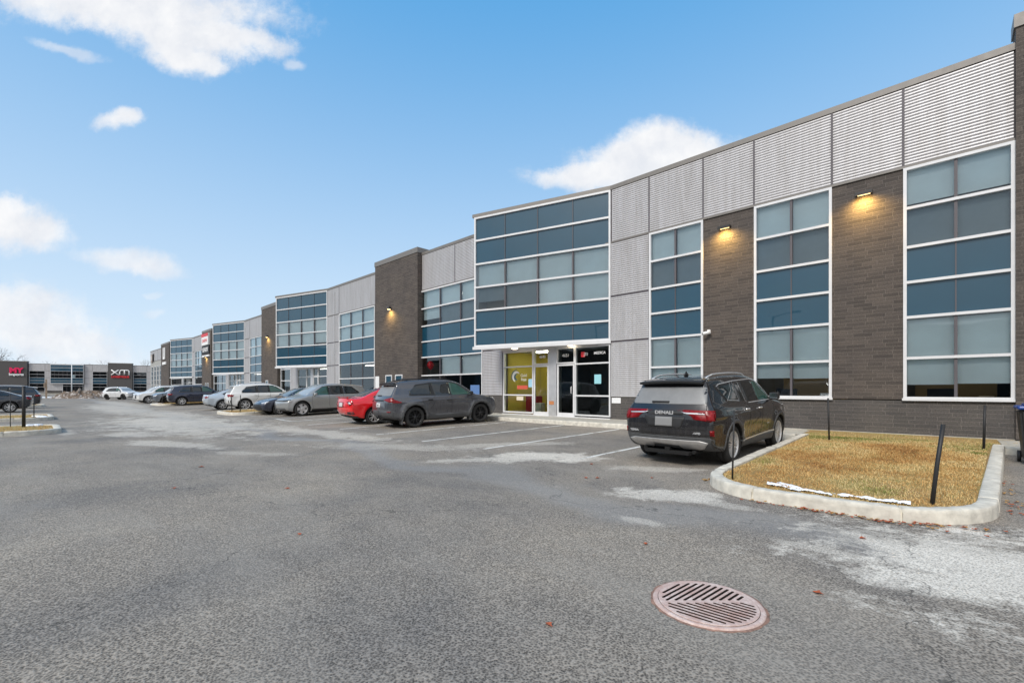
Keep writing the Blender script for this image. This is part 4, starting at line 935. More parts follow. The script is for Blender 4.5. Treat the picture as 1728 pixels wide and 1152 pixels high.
bare_tree(3.3, -34, 8.5, 12, 'bare tree mirrored in the low panes behind the black SUV', 'bare trees behind the camera', spread=.55)
bare_tree(-22, -36, 9.5, 13, 'bare tree mirrored in the panes of the second unit', 'bare trees behind the camera', spread=.55)
# street lamps
def street_lamp(x, y, h, rot, label, m_, arm=1.4):
    s = empty('street_lamp', (x, y, gz(y)), label, 'street lamp', rz=rot)
    m = MB(); m.tube([(0, 0, 0), (0, 0, h)], [.11, .07], 10); m.lathe([(.001, .0), (.22, .0), (.2, .35), (.12, .4)], 12, 'Z'); m.build('pole', m_, s)
    m = MB(); m.tube([(0, 0, h - .1), (arm * .6, 0, h + .1), (arm, 0, h + .12)], .04, 8); m.build('arm', m_, s)
    m = MB(); m.box(arm - .1, arm + .65, -.17, .17, h + .06, h + .2, bev=.03); m.build('lamp_head', m_, s)
street_lamp(*fpos(121, 100), 6.9, ang + math.pi, 'white street lamp standing before the blue glass of the far building', M_white)
street_lamp(-1.1, -26.2, 7.4, 0, 'dark street lamp mirrored in the window behind the black SUV', M_black)
x, y = fpos(78, 76); s = empty('wooden_post', (x, y, 0), 'tan wooden post with a small box standing at the far left of the lane', 'post')
mt = mat('tan_wood', (.42, .31, .22), .8, var=.15); m = MB(); m.box(-.12, .12, -.12, .12, 0, 3.1); m.build('post', mt, s); m = MB(); m.box(-.3, .3, -.3, -.12, 1.7, 2.5); m.build('box', mt, s)
# low building across the lane, behind the camera: it is what the glass mirrors
ob = empty('opposite_building', (-20, -62, 0), 'low dark flat roofed building across the lane, mirrored in the glass bays', 'building')
m = MB(); m.box(-100, 55, -18, 0, 0, 9.3); m.box(-62, -36, -18, .6, 0, 11); m.build('wall', MATS['brick_grey'], ob)
m = MB(); m.box(-100.1, 55.1, -18.1, .1, 9.3, 9.55); m.build('coping', M_cope, ob)
for i in range(12):
    m = MB(); m.box(-57 + i * 9.2, -52.5 + i * 9.2, .62 if -64 < -57 + i * 9.2 < -36 else .02, .70 if -64 < -57 + i * 9.2 < -36 else .1, 1.2, 5.4); m.build('window', MATS['spandrel_glass'], ob)
# ---------------------------------------------------------------- cars
def smax(a, b, k):
    h = np.clip(.5 - .5 * (b - a) / k, 0, 1); return b * (1 - h) + a * h + k * h * (1 - h)
def chaikin(P, it=2):
    """rounds a closed outline; points given as (x, z, 1) stay sharper"""
    P = [(p[0], p[1], (p[2] if len(p) > 2 else 0)) for p in P]
    for _ in range(it):
        Q = []
        for i, p in enumerate(P):
            a, c = P[i - 1], P[(i + 1) % len(P)]; t = .06 if p[2] else .25
            Q.append((p[0] + (a[0] - p[0]) * t, p[1] + (a[1] - p[1]) * t, p[2])); Q.append((p[0] + (c[0] - p[0]) * t, p[1] + (c[1] - p[1]) * t, p[2]))
        P = Q
    return [(p[0], p[1]) for p in P]
def rpoly(P, r=.05, n=4):
    out = []; P = [(p[0], p[1]) for p in P]; N_ = len(P)
    for i, p in enumerate(P):
        a, c = Vector(P[i - 1]), Vector(P[(i + 1) % N_]); p = Vector(p); u_, v_ = a - p, c - p; t = min(r, u_.length * .45, v_.length * .45)
        A, B = p + u_.normalized() * t, p + v_.normalized() * t
        out += [tuple(A * (1 - k / n) ** 2 + p * 2 * (k / n) * (1 - k / n) + B * (k / n) ** 2) for k in range(n + 1)]
    return out
class Body:
    def __init__(s, sp):
        s.sp = sp; P = np.array(chaikin(sp['profile'])); s.P = P
        s.gx = np.arange(P[:, 0].min() - .5, P[:, 0].max() + .5, .012); s.gz_ = np.arange(-.2, P[:, 1].max() + .4, .012)
        X, Z = np.meshgrid(s.gx, s.gz_, indexing='ij'); d = np.full(X.shape, 1e9); ins = np.zeros(X.shape, bool)
        for i in range(len(P)):
            a, b = P[i - 1], P[i]; e = b - a; L = e @ e
            if L < 1e-12: continue
            t = np.clip(((X - a[0]) * e[0] + (Z - a[1]) * e[1]) / L, 0, 1)
            d = np.minimum(d, (X - a[0] - t * e[0]) ** 2 + (Z - a[1] - t * e[1]) ** 2)
            c = ((a[1] > Z) != (b[1] > Z)); 
            with np.errstate(divide='ignore', invalid='ignore'): xi = a[0] + (Z - a[1]) * e[0] / e[1]
            ins ^= c & (X < xi)
        s.S = np.where(ins, -1, 1) * np.sqrt(d)
        zz = np.arange(-.2, 2.2, .01); wv = np.interp(zz, [p[0] for p in sp['width']], [p[1] for p in sp['width']])
        ker = np.hanning(13); ker /= ker.sum(); wv = np.convolve(np.pad(wv, 6, 'edge'), ker, 'valid'); s.wz = (zz, wv)
        s.xf, s.xr = P[:, 0].max(), P[:, 0].min(); s.W = sp['W'] / 2
    def prof(s, x, z):
        u = np.clip((x - s.gx[0]) / .012, 0, len(s.gx) - 1.001); v = np.clip((z - s.gz_[0]) / .012, 0, len(s.gz_) - 1.001)
        i, j = u.astype(int), v.astype(int); a, b = u - i, v - j; S = s.S
        return S[i, j] * (1 - a) * (1 - b) + S[i + 1, j] * a * (1 - b) + S[i, j + 1] * (1 - a) * b + S[i + 1, j + 1] * a * b
    def halfw(s, x, z):
        sp = s.sp; w = np.interp(z, *s.wz) * s.W
        tf = np.clip((x - (s.xf - sp.get('tf', 1.1))) / sp.get('tf', 1.1), 0, 1); tr = np.clip(((s.xr + sp.get('tr', .8)) - x) / sp.get('tr', .8), 0, 1)
        w = w * (1 - sp.get('kf', .13) * tf ** 2.2 - sp.get('kr', .09) * tr ** 2.2)
        # greenhouse narrows towards the tail
        gh = np.clip((z - sp['belt']) / .3, 0, 1); w = w - gh * sp.get('ghr', .05) * np.clip((-x - .3) / 1.8, 0, 1) - gh * .03 * np.clip((x - .2) / .8, 0, 1)
        for (wx, fl) in ((sp['ax'][0], sp.get('flare', .03)), (sp['ax'][1], sp.get('flare', .03))):
            r = np.hypot(x - wx, z - sp['wr']); w = w + fl * np.exp(-((r - sp['wr'] - .07) / .13) ** 2) * np.clip((sp['belt'] - z) / .15, 0, 1)
        # scooped doors
        m = (sp['ax'][0] + sp['ax'][1]) / 2; door = np.clip(1 - np.abs(x - m) / 1.15, 0, 1) ** .5
        w = w - sp.get('scoop', .028) * door * np.exp(-((z - sp.get('scz', .52)) / .14) ** 2)
        cz = sp.get('crease', .9); w = w + sp.get('cra', .010) * np.exp(-((z - cz - .02 * (x - m)) / .035) ** 2)
        return w
    def f(s, x, y, z):
        sp = s.sp; ay = np.abs(y); q = (ay / s.W) ** 2.4
        bf = sp.get('bf', .22) * np.clip((x - (s.xf - 1.6)) / 1.6, 0, 1); br = sp.get('br', .10) * np.clip(((s.xr + 1.2) - x) / 1.2, 0, 1)
        xs = x + q * bf - q * br
        # roof and bonnet crown
        zs = z + sp.get('crown', .045) * (ay / s.W) ** 2 * np.clip((z - .7) / .3, 0, 1)
        d1 = s.prof(xs, zs); d2 = (ay - s.halfw(x, z)) * .93
        d = smax(d1, d2, sp.get('round', .075))
        for wx in sp['ax']:
            c = np.maximum(np.hypot(x - wx, z - sp['wr'] + .005) - sp['wr'] - sp.get('arch', .055), (s.W - .34) - ay); d = smax(d, -c, .012)
        return d
    def grad(s, x, y, z, h=.004):
        g = np.stack([s.f(x + h, y, z) - s.f(x - h, y, z), s.f(x, y + h, z) - s.f(x, y - h, z), s.f(x, y, z + h) - s.f(x, y, z - h)], -1) / (2 * h)
        return g
    def mesh(s, step):
        xs = np.arange(s.xr - .15, s.xf + .15, step); ys_ = np.arange(0, s.W + .25, step); ys_ = np.concatenate([-ys_[:0:-1], ys_]); zs = np.arange(.05, s.P[:, 1].max() + .12, step)
        X, Y, Z = np.meshgrid(xs, ys_, zs, indexing='ij'); F = s.f(X, Y, Z); neg = F < 0
        c = np.zeros(tuple(n - 1 for n in F.shape), int); sumP = np.zeros(c.shape + (3,)); cnt = np.zeros(c.shape)
        G = np.stack([X, Y, Z], -1)
        def cell(arr, o): return arr[o[0]:o[0] + c.shape[0], o[1]:o[1] + c.shape[1], o[2]:o[2] + c.shape[2]]
        for ax in range(3):
            for o1 in (0, 1):
                for o2 in (0, 1):
                    a = [0, 0, 0]; oth = [k for k in range(3) if k != ax]; a[oth[0]] = o1; a[oth[1]] = o2; b = list(a); b[ax] = 1
                    fa, fb = cell(F, a), cell(F, b); m = (fa < 0) != (fb < 0)
                    t = np.where(m, fa / np.where(m, fa - fb, 1), 0); Pm = cell(G, a) + (cell(G, b) - cell(G, a)) * t[..., None]
                    sumP += Pm * m[..., None]; cnt += m
        act = cnt > 0; idx = -np.ones(c.shape, int); idx[act] = np.arange(act.sum()); V = sumP[act] / cnt[act][:, None]
        for _ in range(3):
            g_ = s.grad(V[:, 0], V[:, 1], V[:, 2]); n2 = (g_ ** 2).sum(1) + 1e-9; dlt = (s.f(V[:, 0], V[:, 1], V[:, 2]) / n2)[:, None] * g_
            ln = np.linalg.norm(dlt, axis=1, keepdims=True); V = V - dlt * np.minimum(1, step * .4 / (ln + 1e-9))
        Q = []
        for ax in range(3):
            oth = [k for k in range(3) if k != ax]; sl = [slice(None)] * 3
            n = [F.shape[0], F.shape[1], F.shape[2]]; lo = [0, 0, 0]; hi = list(n); lo[oth[0]] = 1; lo[oth[1]] = 1; hi[ax] -= 1; hi[oth[0]] -= 1; hi[oth[1]] -= 1
            A = F[lo[0]:hi[0], lo[1]:hi[1], lo[2]:hi[2]]; b = [lo[0], lo[1], lo[2]]; e = [hi[0], hi[1], hi[2]]; b[ax] += 1; e[ax] += 1; B = F[b[0]:e[0], b[1]:e[1], b[2]:e[2]]
            m = np.argwhere((A < 0) != (B < 0)); sg = (A < 0)[tuple(m.T)]; m = m + np.array(lo)
            def gi(d1, d2): p = m.copy(); p[:, oth[0]] -= d1; p[:, oth[1]] -= d2; return idx[tuple(p.T)]
            q = np.stack([gi(1, 1), gi(0, 1), gi(0, 0), gi(1, 0)], 1); flip = sg if ax != 1 else ~sg
            q[~flip] = q[~flip][:, ::-1]; Q.append(q)
        Q = np.concatenate(Q); return V, Q
    def build(s, name, mats, parent, step):
        V, Q = s.mesh(step); me = bpy.data.meshes.new(name); me.from_pydata(V.tolist(), [], Q.tolist())
        for m in mats: me.materials.append(m)
        C = V[Q].mean(1); nn = np.cross(V[Q[:, 2]] - V[Q[:, 0]], V[Q[:, 3]] - V[Q[:, 1]]); nn /= np.linalg.norm(nn, axis=1, keepdims=True) + 1e-9
        mi = np.zeros(len(Q), int); sp = s.sp
        for wx in sp['ax']:
            r = np.hypot(C[:, 0] - wx, C[:, 2] - sp['wr'] + .005); mi[(r < sp['wr'] + sp.get('arch', .055) + .012) & (np.abs(C[:, 1]) < s.W - .012)] = 1
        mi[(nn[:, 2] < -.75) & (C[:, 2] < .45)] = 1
        me.polygons.foreach_set('material_index', mi.astype(np.int32)); me.polygons.foreach_set('use_smooth', np.ones(len(Q), bool)); me.update()
        o = bpy.data.objects.new(name, me); COL.objects.link(o); o.parent = parent; return o
    # ---- things laid onto the body surface
    def hit(s, plane, A, B, sgn):
        """plane 'side': A=x, B=z -> y ; 'end': A=y, B=z -> x ; 'top': A=x, B=y -> z"""
        n = 90
        lim = {'side': (s.W + .15, 0.), 'end': ((s.xf if sgn > 0 else -s.xr) + .1, -.2 if s.sp.get('long', 0) else .2), 'top': (2.1, .5)}[plane]
        ts = np.linspace(lim[0], lim[1], n)
        def F(t):
            if plane == 'side': return s.f(A, sgn * t, B)
            if plane == 'end': return s.f(sgn * t, A, B)
            return s.f(A, B, t)
        vals = np.stack([F(np.full(A.shape, t)) for t in ts]); inside_ = vals < 0; has = inside_.any(0); k = np.where(has, inside_.argmax(0), vals.argmin(0)); k = np.maximum(k, 1)
        lo, hi = ts[k - 1].astype(float), ts[k].astype(float)
        for _ in range(14):
            mid = (lo + hi) / 2; i_ = F(mid) < 0; hi = np.where(i_, mid, hi); lo = np.where(i_, lo, mid)
        t = np.where(has, (lo + hi) / 2, ts[k])
        if plane == 'side': return np.stack([A, sgn * t, B], -1)
        if plane == 'end': return np.stack([sgn * t, A, B], -1)
        return np.stack([A, B, t], -1)
    def patch(s, name, poly, plane, sgn, m, parent, off=.004, cell=.06, rim=.02, rnd=0, build=True, bm_in=None):
        if rnd: poly = rpoly(poly, .055)
        poly = [(p[0], p[1]) for p in poly]
        bm = bmesh.new(); v = [bm.verts.new((a, b, 0)) for a, b in poly]
        for t in tessellate_polygon([[Vector((a, b, 0)) for a, b in poly]]):
            try: bm.faces.new([v[i] for i in t])
            except ValueError: pass
        P = np.array(poly)
        for axn in (0, 1):
            for c in np.arange(math.floor(P[:, axn].min() / cell) * cell + cell, P[:, axn].max(), cell):
                bmesh.ops.bisect_plane(bm, geom=bm.verts[:] + bm.edges[:] + bm.faces[:], plane_co=((c, 0, 0) if axn == 0 else (0, c, 0)), plane_no=((1, 0, 0) if axn == 0 else (0, 1, 0)), dist=1e-5)
        bm.verts.ensure_lookup_table(); co = np.array([v_.co[:2] for v_ in bm.verts]); H = s.hit(plane, co[:, 0], co[:, 1], sgn)
        if plane == 'end':      # stop at the body corner instead of sliding along its side
            ref = s.hit(plane, co[:, 0] * .6, co[:, 1], sgn)[:, 0]
            for _ in range(26):
                bad = np.abs(H[:, 0] - ref) > .17
                if not bad.any(): break
                co[bad, 0] *= .985; H = s.hit(plane, co[:, 0], co[:, 1], sgn)
        g_ = s.grad(H[:, 0], H[:, 1], H[:, 2]); g_ /= np.linalg.norm(g_, axis=1, keepdims=True) + 1e-9
        ax = {'side': 1, 'end': 0, 'top': 2}[plane]
        for v_, h, n_ in zip(bm.verts, H, g_): v_.co = Vector(h + n_ * off)
        for f in bm.faces: f.smooth = True
        # orient outwards
        sg = 1 if plane == 'top' else sgn; bm.normal_update()
        tot = sum(f.normal[ax] * f.calc_area() for f in bm.faces)
        if tot * sg < 0: bmesh.ops.reverse_faces(bm, faces=bm.faces)
        be = [e for e in bm.edges if len(e.link_faces) == 1]; nmap = {tuple(round(c, 5) for c in v_.co): n_ for v_, n_ in zip(bm.verts, g_)}
        ret = bmesh.ops.extrude_edge_only(bm, edges=be)
        for v_ in [x for x in ret['geom'] if isinstance(x, bmesh.types.BMVert)]:
            n_ = nmap.get(tuple(round(c, 5) for c in v_.co)); 
            if n_ is not None: v_.co -= Vector(n_) * rim
        me = bpy.data.meshes.new(name); bm.to_mesh(me); bm.free(); me.materials.append(m); o = bpy.data.objects.new(name, me); COL.objects.link(o); o.parent = parent; return o
    def strip(s, name, pts, plane, sgn, m, parent, w=.008, off=.002, h=None):
        """thin line following the surface"""
        P = []
        for a, b in zip(pts, pts[1:]):
            L = math.hypot(b[0] - a[0], b[1] - a[1]); n = max(1, int(L / .04)); P += [(a[0] + (b[0] - a[0]) * k / n, a[1] + (b[1] - a[1]) * k / n) for k in range(n)]
        P.append(pts[-1]); L_ = offset_path(P, w / 2); R_ = offset_path(P, -w / 2)
        A = np.array(L_ + R_); H = s.hit(plane, A[:, 0], A[:, 1], sgn); g_ = s.grad(H[:, 0], H[:, 1], H[:, 2]); g_ /= np.linalg.norm(g_, axis=1, keepdims=True) + 1e-9; H = H + g_ * off
        n = len(P); mb = MB()
        a = [mb.V(p) for p in H[:n]]; b = [mb.V(p) for p in H[n:]]
        for i in range(n - 1): f = mb.bm.faces.new((a[i], a[i + 1], b[i + 1], b[i])); f.smooth = True
        return mb, m, name, parent
def join_strips(lst, name, m, parent):
    """several thin lines of one kind in one mesh"""
    bm = bmesh.new()
    for mb, *_ in lst:
        t = bpy.data.meshes.new('t'); mb.bm.to_mesh(t); bm.from_mesh(t); bpy.data.meshes.remove(t); mb.bm.free()
    me = bpy.data.meshes.new(name); bm.to_mesh(me); bm.free(); me.materials.append(m); o = bpy.data.objects.new(name, me); COL.objects.link(o); o.parent = parent; return o

def paint(name, col, metal=.0, rough=.3, dirt=.25, dcol=(.20, .18, .16), coat=1.):
    m = bpy.data.materials.new(name); m.use_nodes = True; N = NT(m.node_tree); b = N.n['Principled BSDF']; c = N.obj()
    sz = N.new('ShaderNodeSeparateXYZ', i0=c).outputs[2]
    st = N.noise(N.vm('MULTIPLY', c, (6., 6., .7)), 2.2, 6., .7)       # run marks
    k = N.m('MULTIPLY', N.mr(st, .35, .72), N.mr(sz, .95, .35, .12, 1.)); k = N.m('MULTIPLY', k, dirt)
    N.set(b.inputs['Base Color'], N.mix(k, col, dcol)); b.inputs['Metallic'].default_value = metal
    N.set(b.inputs['Roughness'], N.m('ADD', rough, N.m('MULTIPLY', k, .6))); b.inputs['Coat Weight'].default_value = coat; b.inputs['Coat Roughness'].default_value = .03
    N.set(b.inputs['Coat Weight'], N.m('SUBTRACT', coat, N.m('MULTIPLY', k, coat * .9), clamp=True)); return m
M_cglass = mat('car_glass', (.012, .016, .018), .03, spec=.8); M_cglass_g = mat('car_glass_green', (.03, .085, .07), .03, spec=.7); M_rglass = mat('car_rear_glass', (.22, .225, .23), .35, spec=.3, var=.08)
M_wsg = mat('car_windscreen', (.10, .12, .13), .04, spec=.8)
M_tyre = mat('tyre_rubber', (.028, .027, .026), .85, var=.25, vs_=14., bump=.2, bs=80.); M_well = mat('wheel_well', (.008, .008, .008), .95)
M_rim = mat('rim_alloy', (.62, .61, .60), .35, .3, var=.1); M_rimb = mat('rim_black', (.045, .045, .047), .25, .5); M_chrome = mat('chrome', (.72, .72, .73), .22, .55)
M_clad = mat('grey_cladding', (.075, .077, .08), .6, var=.15, vs_=8., bump=.1, bs=300.)
M_tail = mat('tail_lamp_red', (.21, .004, .007), .3, spec=.35, var=.35, vs_=16.); M_tail2 = mat('tail_lamp_dark', (.20, .002, .006), .25, spec=.5); M_lampc = mat('lamp_clear', (.60, .60, .62), .1, .3, coat=1.)
M_seam = mat('panel_gap', (.004, .004, .004), .8); M_plate = mat('plate_grey', (.23, .23, .23), .6); M_platew = mat('plate_white', (.62, .62, .62), .5); M_skid = mat('skid_silver', (.50, .49, .48), .38, .5, var=.12, vs_=9.)
def wheel(parent, x, y, wr, style, side, width=.235):
    e = bpy.data.objects.new('wheel', None); COL.objects.link(e); e.parent = parent; e.location = (x, y, wr); e.empty_display_size = .1
    s = 1 if side > 0 else -1; h = width / 2; rr_ = wr * .70
    prof = [(rr_ * .97, -h * .8), (rr_ + .02, -h * .95), (wr - .05, -h), (wr - .015, -h * .82), (wr, -h * .5), (wr, -h * .18), (wr - .008, -h * .15), (wr - .008, h * .0), (wr, h * .03), (wr, h * .5), (wr - .015, h * .82), (wr - .05, h), (rr_ + .02, h * .95), (rr_ * .97, h * .8)]
    m = MB(); m.lathe(prof, 40, 'Y'); m.build('tyre', M_tyre, e)
    m = MB(); f = s * h * .80
    dk = 1 if style in ('gmc', 'alloy', 'aero') else 0
    m.lathe([(rr_ * 1.0, s * h * .84), (rr_ * .985, s * h * .9), (rr_ * .94, f), (rr_ * .90, s * h * .3), (rr_ * .88, -s * h * .7)], 40, 'Y', mi=0)
    m.lathe([(rr_ * .90, s * h * .10), (.001, s * h * .10)], 24, 'Y', mi=1)
    def spoke(a, r0, r1, w0, w1, da=0., y0=.78, y1=.72, t=.03, mi=0):
        ca, sa = math.cos(a), math.sin(a); cb, sb = math.cos(a + da), math.sin(a + da); q = []
        for (r, w_, c_, s_, yy) in ((r0, w0, ca, sa, y0), (r1, w1, cb, sb, y1)):
            for sd in (-1, 1):
                for dep in (0, t): q.append(m.V((r * c_ - sd * w_ * s_, s * (h * yy - dep), r * s_ + sd * w_ * c_)))
        for fi in ((0, 2, 6, 4), (1, 5, 7, 3), (0, 4, 5, 1), (2, 3, 7, 6), (0, 1, 3, 2), (4, 6, 7, 5)):
            fc = m.bm.faces.new([q[i] for i in fi]); fc.material_index = mi
    if style == 'gmc':
        for k in range(10):
            a = 6.2832 * k / 10
            for d_ in (-.085, .085): spoke(a + d_ * .6, .05, rr_ * .97, .010, .009, d_ * 1.1)
    elif style == 'black5':
        for k in range(5):
            a = 6.2832 * k / 5 + .3
            for d_ in (-.13, .13): spoke(a + d_ * .5, .04, rr_ * .95, .016, .012, d_ * 1.5)
    elif style == 'five':
        for k in range(5):
            a = 6.2832 * k / 5 + .1
            for d_ in (-.17, .17): spoke(a + d_ * .3, .04, rr_ * .95, .022, .017, d_ * 1.2)
    elif style == 'aero':
        for k in range(5): spoke(6.2832 * k / 5, .05, rr_ * .9, .05, .085, 0., .7, .66)
    m.lathe([(.001, s * h * .82), (.045, s * h * .80), (.055, s * h * .7), (.055, s * h * .3)], 16, 'Y', mi=0)
    rm = {'gmc': M_rim, 'five': M_rim, 'black5': M_rimb, 'aero': M_rim, 'steel': M_rimb}[style]
    if style == 'steel':
        m.lathe([(rr_ * .93, s * h * .3), (rr_ * .7, s * h * .55), (rr_ * .4, s * h * .62), (.001, s * h * .6)], 24, 'Y', mi=0)
    m.build('rim', [rm, M_well], e)
    return e

def add_car(name, sp, mpaint, label, cat, group='cars parked in the bays', step=.03):
    e = empty(name, (0, 0, 0), label, cat, group); B = Body(sp); B.build('body', [mpaint, M_well], e, step)
    y = sp['track'] / 2
    for wx in sp['ax']:
        for s in (1, -1): wheel(e, wx, s * (B.W - .118 - .015), sp['wr'], sp.get('rim', 'five'), s)
    cl = .055 if step < .03 else .09
    if 'band' in sp:
        for s in (1, -1): B.patch('pillar_panel', sp['band'], 'side', s, M_black, e, off=.002, cell=cl, rnd=0)
    for k, (poly, gm) in enumerate(sp['glass']):
        for s in (1, -1): B.patch('side_window', poly, 'side', s, gm, e, off=sp.get('goff', -.004) + .008, cell=cl, rnd=1)
    if 'rear_glass' in sp: B.patch('rear_window', sp['rear_glass'], 'end', -1, sp.get('rgm', M_rglass), e, off=.005, cell=cl, rnd=1)
    if 'windscreen' in sp: B.patch('windscreen', sp['windscreen'], 'end', 1, sp.get('wsm', M_wsg), e, off=.005, cell=cl, rnd=1)
    for nm, poly, plane, sg, m_, off, rnd in sp.get('patches', ()):
        sides = (1, -1) if (plane == 'side' and sg == 0) else (sg,)
        for s in sides: B.patch(nm, poly, plane, s, m_, e, off=off, cell=cl, rnd=rnd)
        if plane == 'end' and nm in MIRRORED: B.patch(nm, [(-a[0],) + tuple(a[1:]) for a in poly][::-1], plane, sg, m_, e, off=off, cell=cl, rnd=rnd)
    sm = []
    for pts in sp.get('seams', ()):
        for s in (1, -1): sm.append(B.strip('', pts, 'side', s, M_seam, e, w=.010))
    for pts in sp.get('rseams', ()): sm.append(B.strip('', pts, 'end', -1, M_seam, e, w=.010))
    for pts in sp.get('fseams', ()): sm.append(B.strip('', pts, 'end', 1, M_seam, e, w=.010))
    if sm: join_strips(sm, 'panel_gap', M_seam, e)
    tr = []
    for pts, w_, plane, sg in sp.get('chrome', ()):
        for s in ((1, -1) if plane == 'side' else (sg,)): tr.append(B.strip('', pts, plane, s, M_chrome, e, w=w_, off=.011))
    if tr: join_strips(tr, 'chrome_trim', sp.get('trim_mat', M_chrome), e)
    # mirrors
    mx, mz = sp['mirror']
    for s in (1, -1):
        yb = float(B.hit('side', np.array([mx]), np.array([mz]), s)[0, 1]); m = MB(Matrix.Translation((mx, yb + s * .13, mz + .05)))
        m.box(-.06, .07, -.10, .10, -.07, .08, bev=.035); m.T = Matrix(); m.box(mx - .03, mx + .03, min(yb, yb + s * .08), max(yb, yb + s * .08), mz - .03, mz + .02)
        mo = m.build('mirror', sp.get('mirror_mat', mpaint), e)
        m = MB(); m.box(mx - .068, mx - .061, yb + s * .13 - .08, yb + s * .13 + .08, mz - .005, mz + .115); m.build('mirror_glass', mat('mirror_glass', (.25, .28, .3), .05, .9), mo)
    for hx, hz_ in sp.get('handles', ()):
        for s in (1, -1):
            yb = float(B.hit('side', np.array([hx]), np.array([hz_]), s)[0, 1]); m = MB(); m.box(hx - .10, hx + .09, min(yb, yb + s * .035), max(yb, yb + s * .035), hz_ - .015, hz_ + .02, bev=.012); m.build('door_handle', sp.get('handle_mat', mpaint), e)
    if 'rails' in sp:
        x0, x1, fy, rm = sp['rails']
        for s in (1, -1):
            pts = []; n = 14
            for i in range(n + 1):
                x = x0 + (x1 - x0) * i / n; yy = s * fy; h = B.hit('top', np.array([x]), np.array([yy]), 1)[0]; lift = .045 * min(1, math.sin(math.pi * i / n) * 2.4)
                pts.append((x, yy, h[2] + lift - .008))
            m = MB(); m.tube(pts, .018, 8); m.build('roof_rail', rm, e)
    return e, B
MIRRORED = {'tail_lamp', 'reflector', 'head_lamp', 'tail_lamp_edge', 'fog_lamp', 'bumper_vent'}
def put(e, x, y, yaw): e.location = (x, y, gz(y)); e.rotation_euler.z = R(yaw)
def tilt_onto_lot(e, B=None):
    """sit on the sloping asphalt: pitch to the slope under the two axles"""
    a = e.rotation_euler.z; d = Vector((math.cos(a), math.sin(a))); p = e.location.to_2d(); q0 = p + d * 1.35; q1 = p - d * 1.35
    z0, z1 = gz(q0.y), gz(q1.y); e.location.z = (z0 + z1) / 2; e.rotation_mode = 'XYZ'
    M = Matrix.Rotation(a, 4, 'Z') @ Matrix.Rotation(-math.atan2(z0 - z1, 2.7), 4, 'Y'); e.rotation_euler = M.to_euler()
SUVW = [(.0, .88), (.22, .90), (.40, .965), (.60, .985), (.80, .995), (.95, .985), (1.06, .955), (1.14, .90), (1.30, .845), (1.5, .775), (1.62, .72), (1.72, .66), (2.1, .6)]
SEDW = [(.0, .88), (.20, .90), (.36, .965), (.55, .985), (.70, 1.0), (.82, .985), (.92, .94), (.98, .87), (1.12, .80), (1.3, .72), (1.42, .64), (1.5, .6), (2.1, .55)]
def ring(cx_, cz_, r0, r1, a0, a1, n=16):
    return [(cx_ + r1 * math.cos(R(a0 + (a1 - a0) * i / n)), cz_ + r1 * math.sin(R(a0 + (a1 - a0) * i / n))) for i in range(n + 1)] + [(cx_ + r0 * math.cos(R(a1 + (a0 - a1) * i / n)), cz_ + r0 * math.sin(R(a1 + (a0 - a1) * i / n))) for i in range(n + 1)]

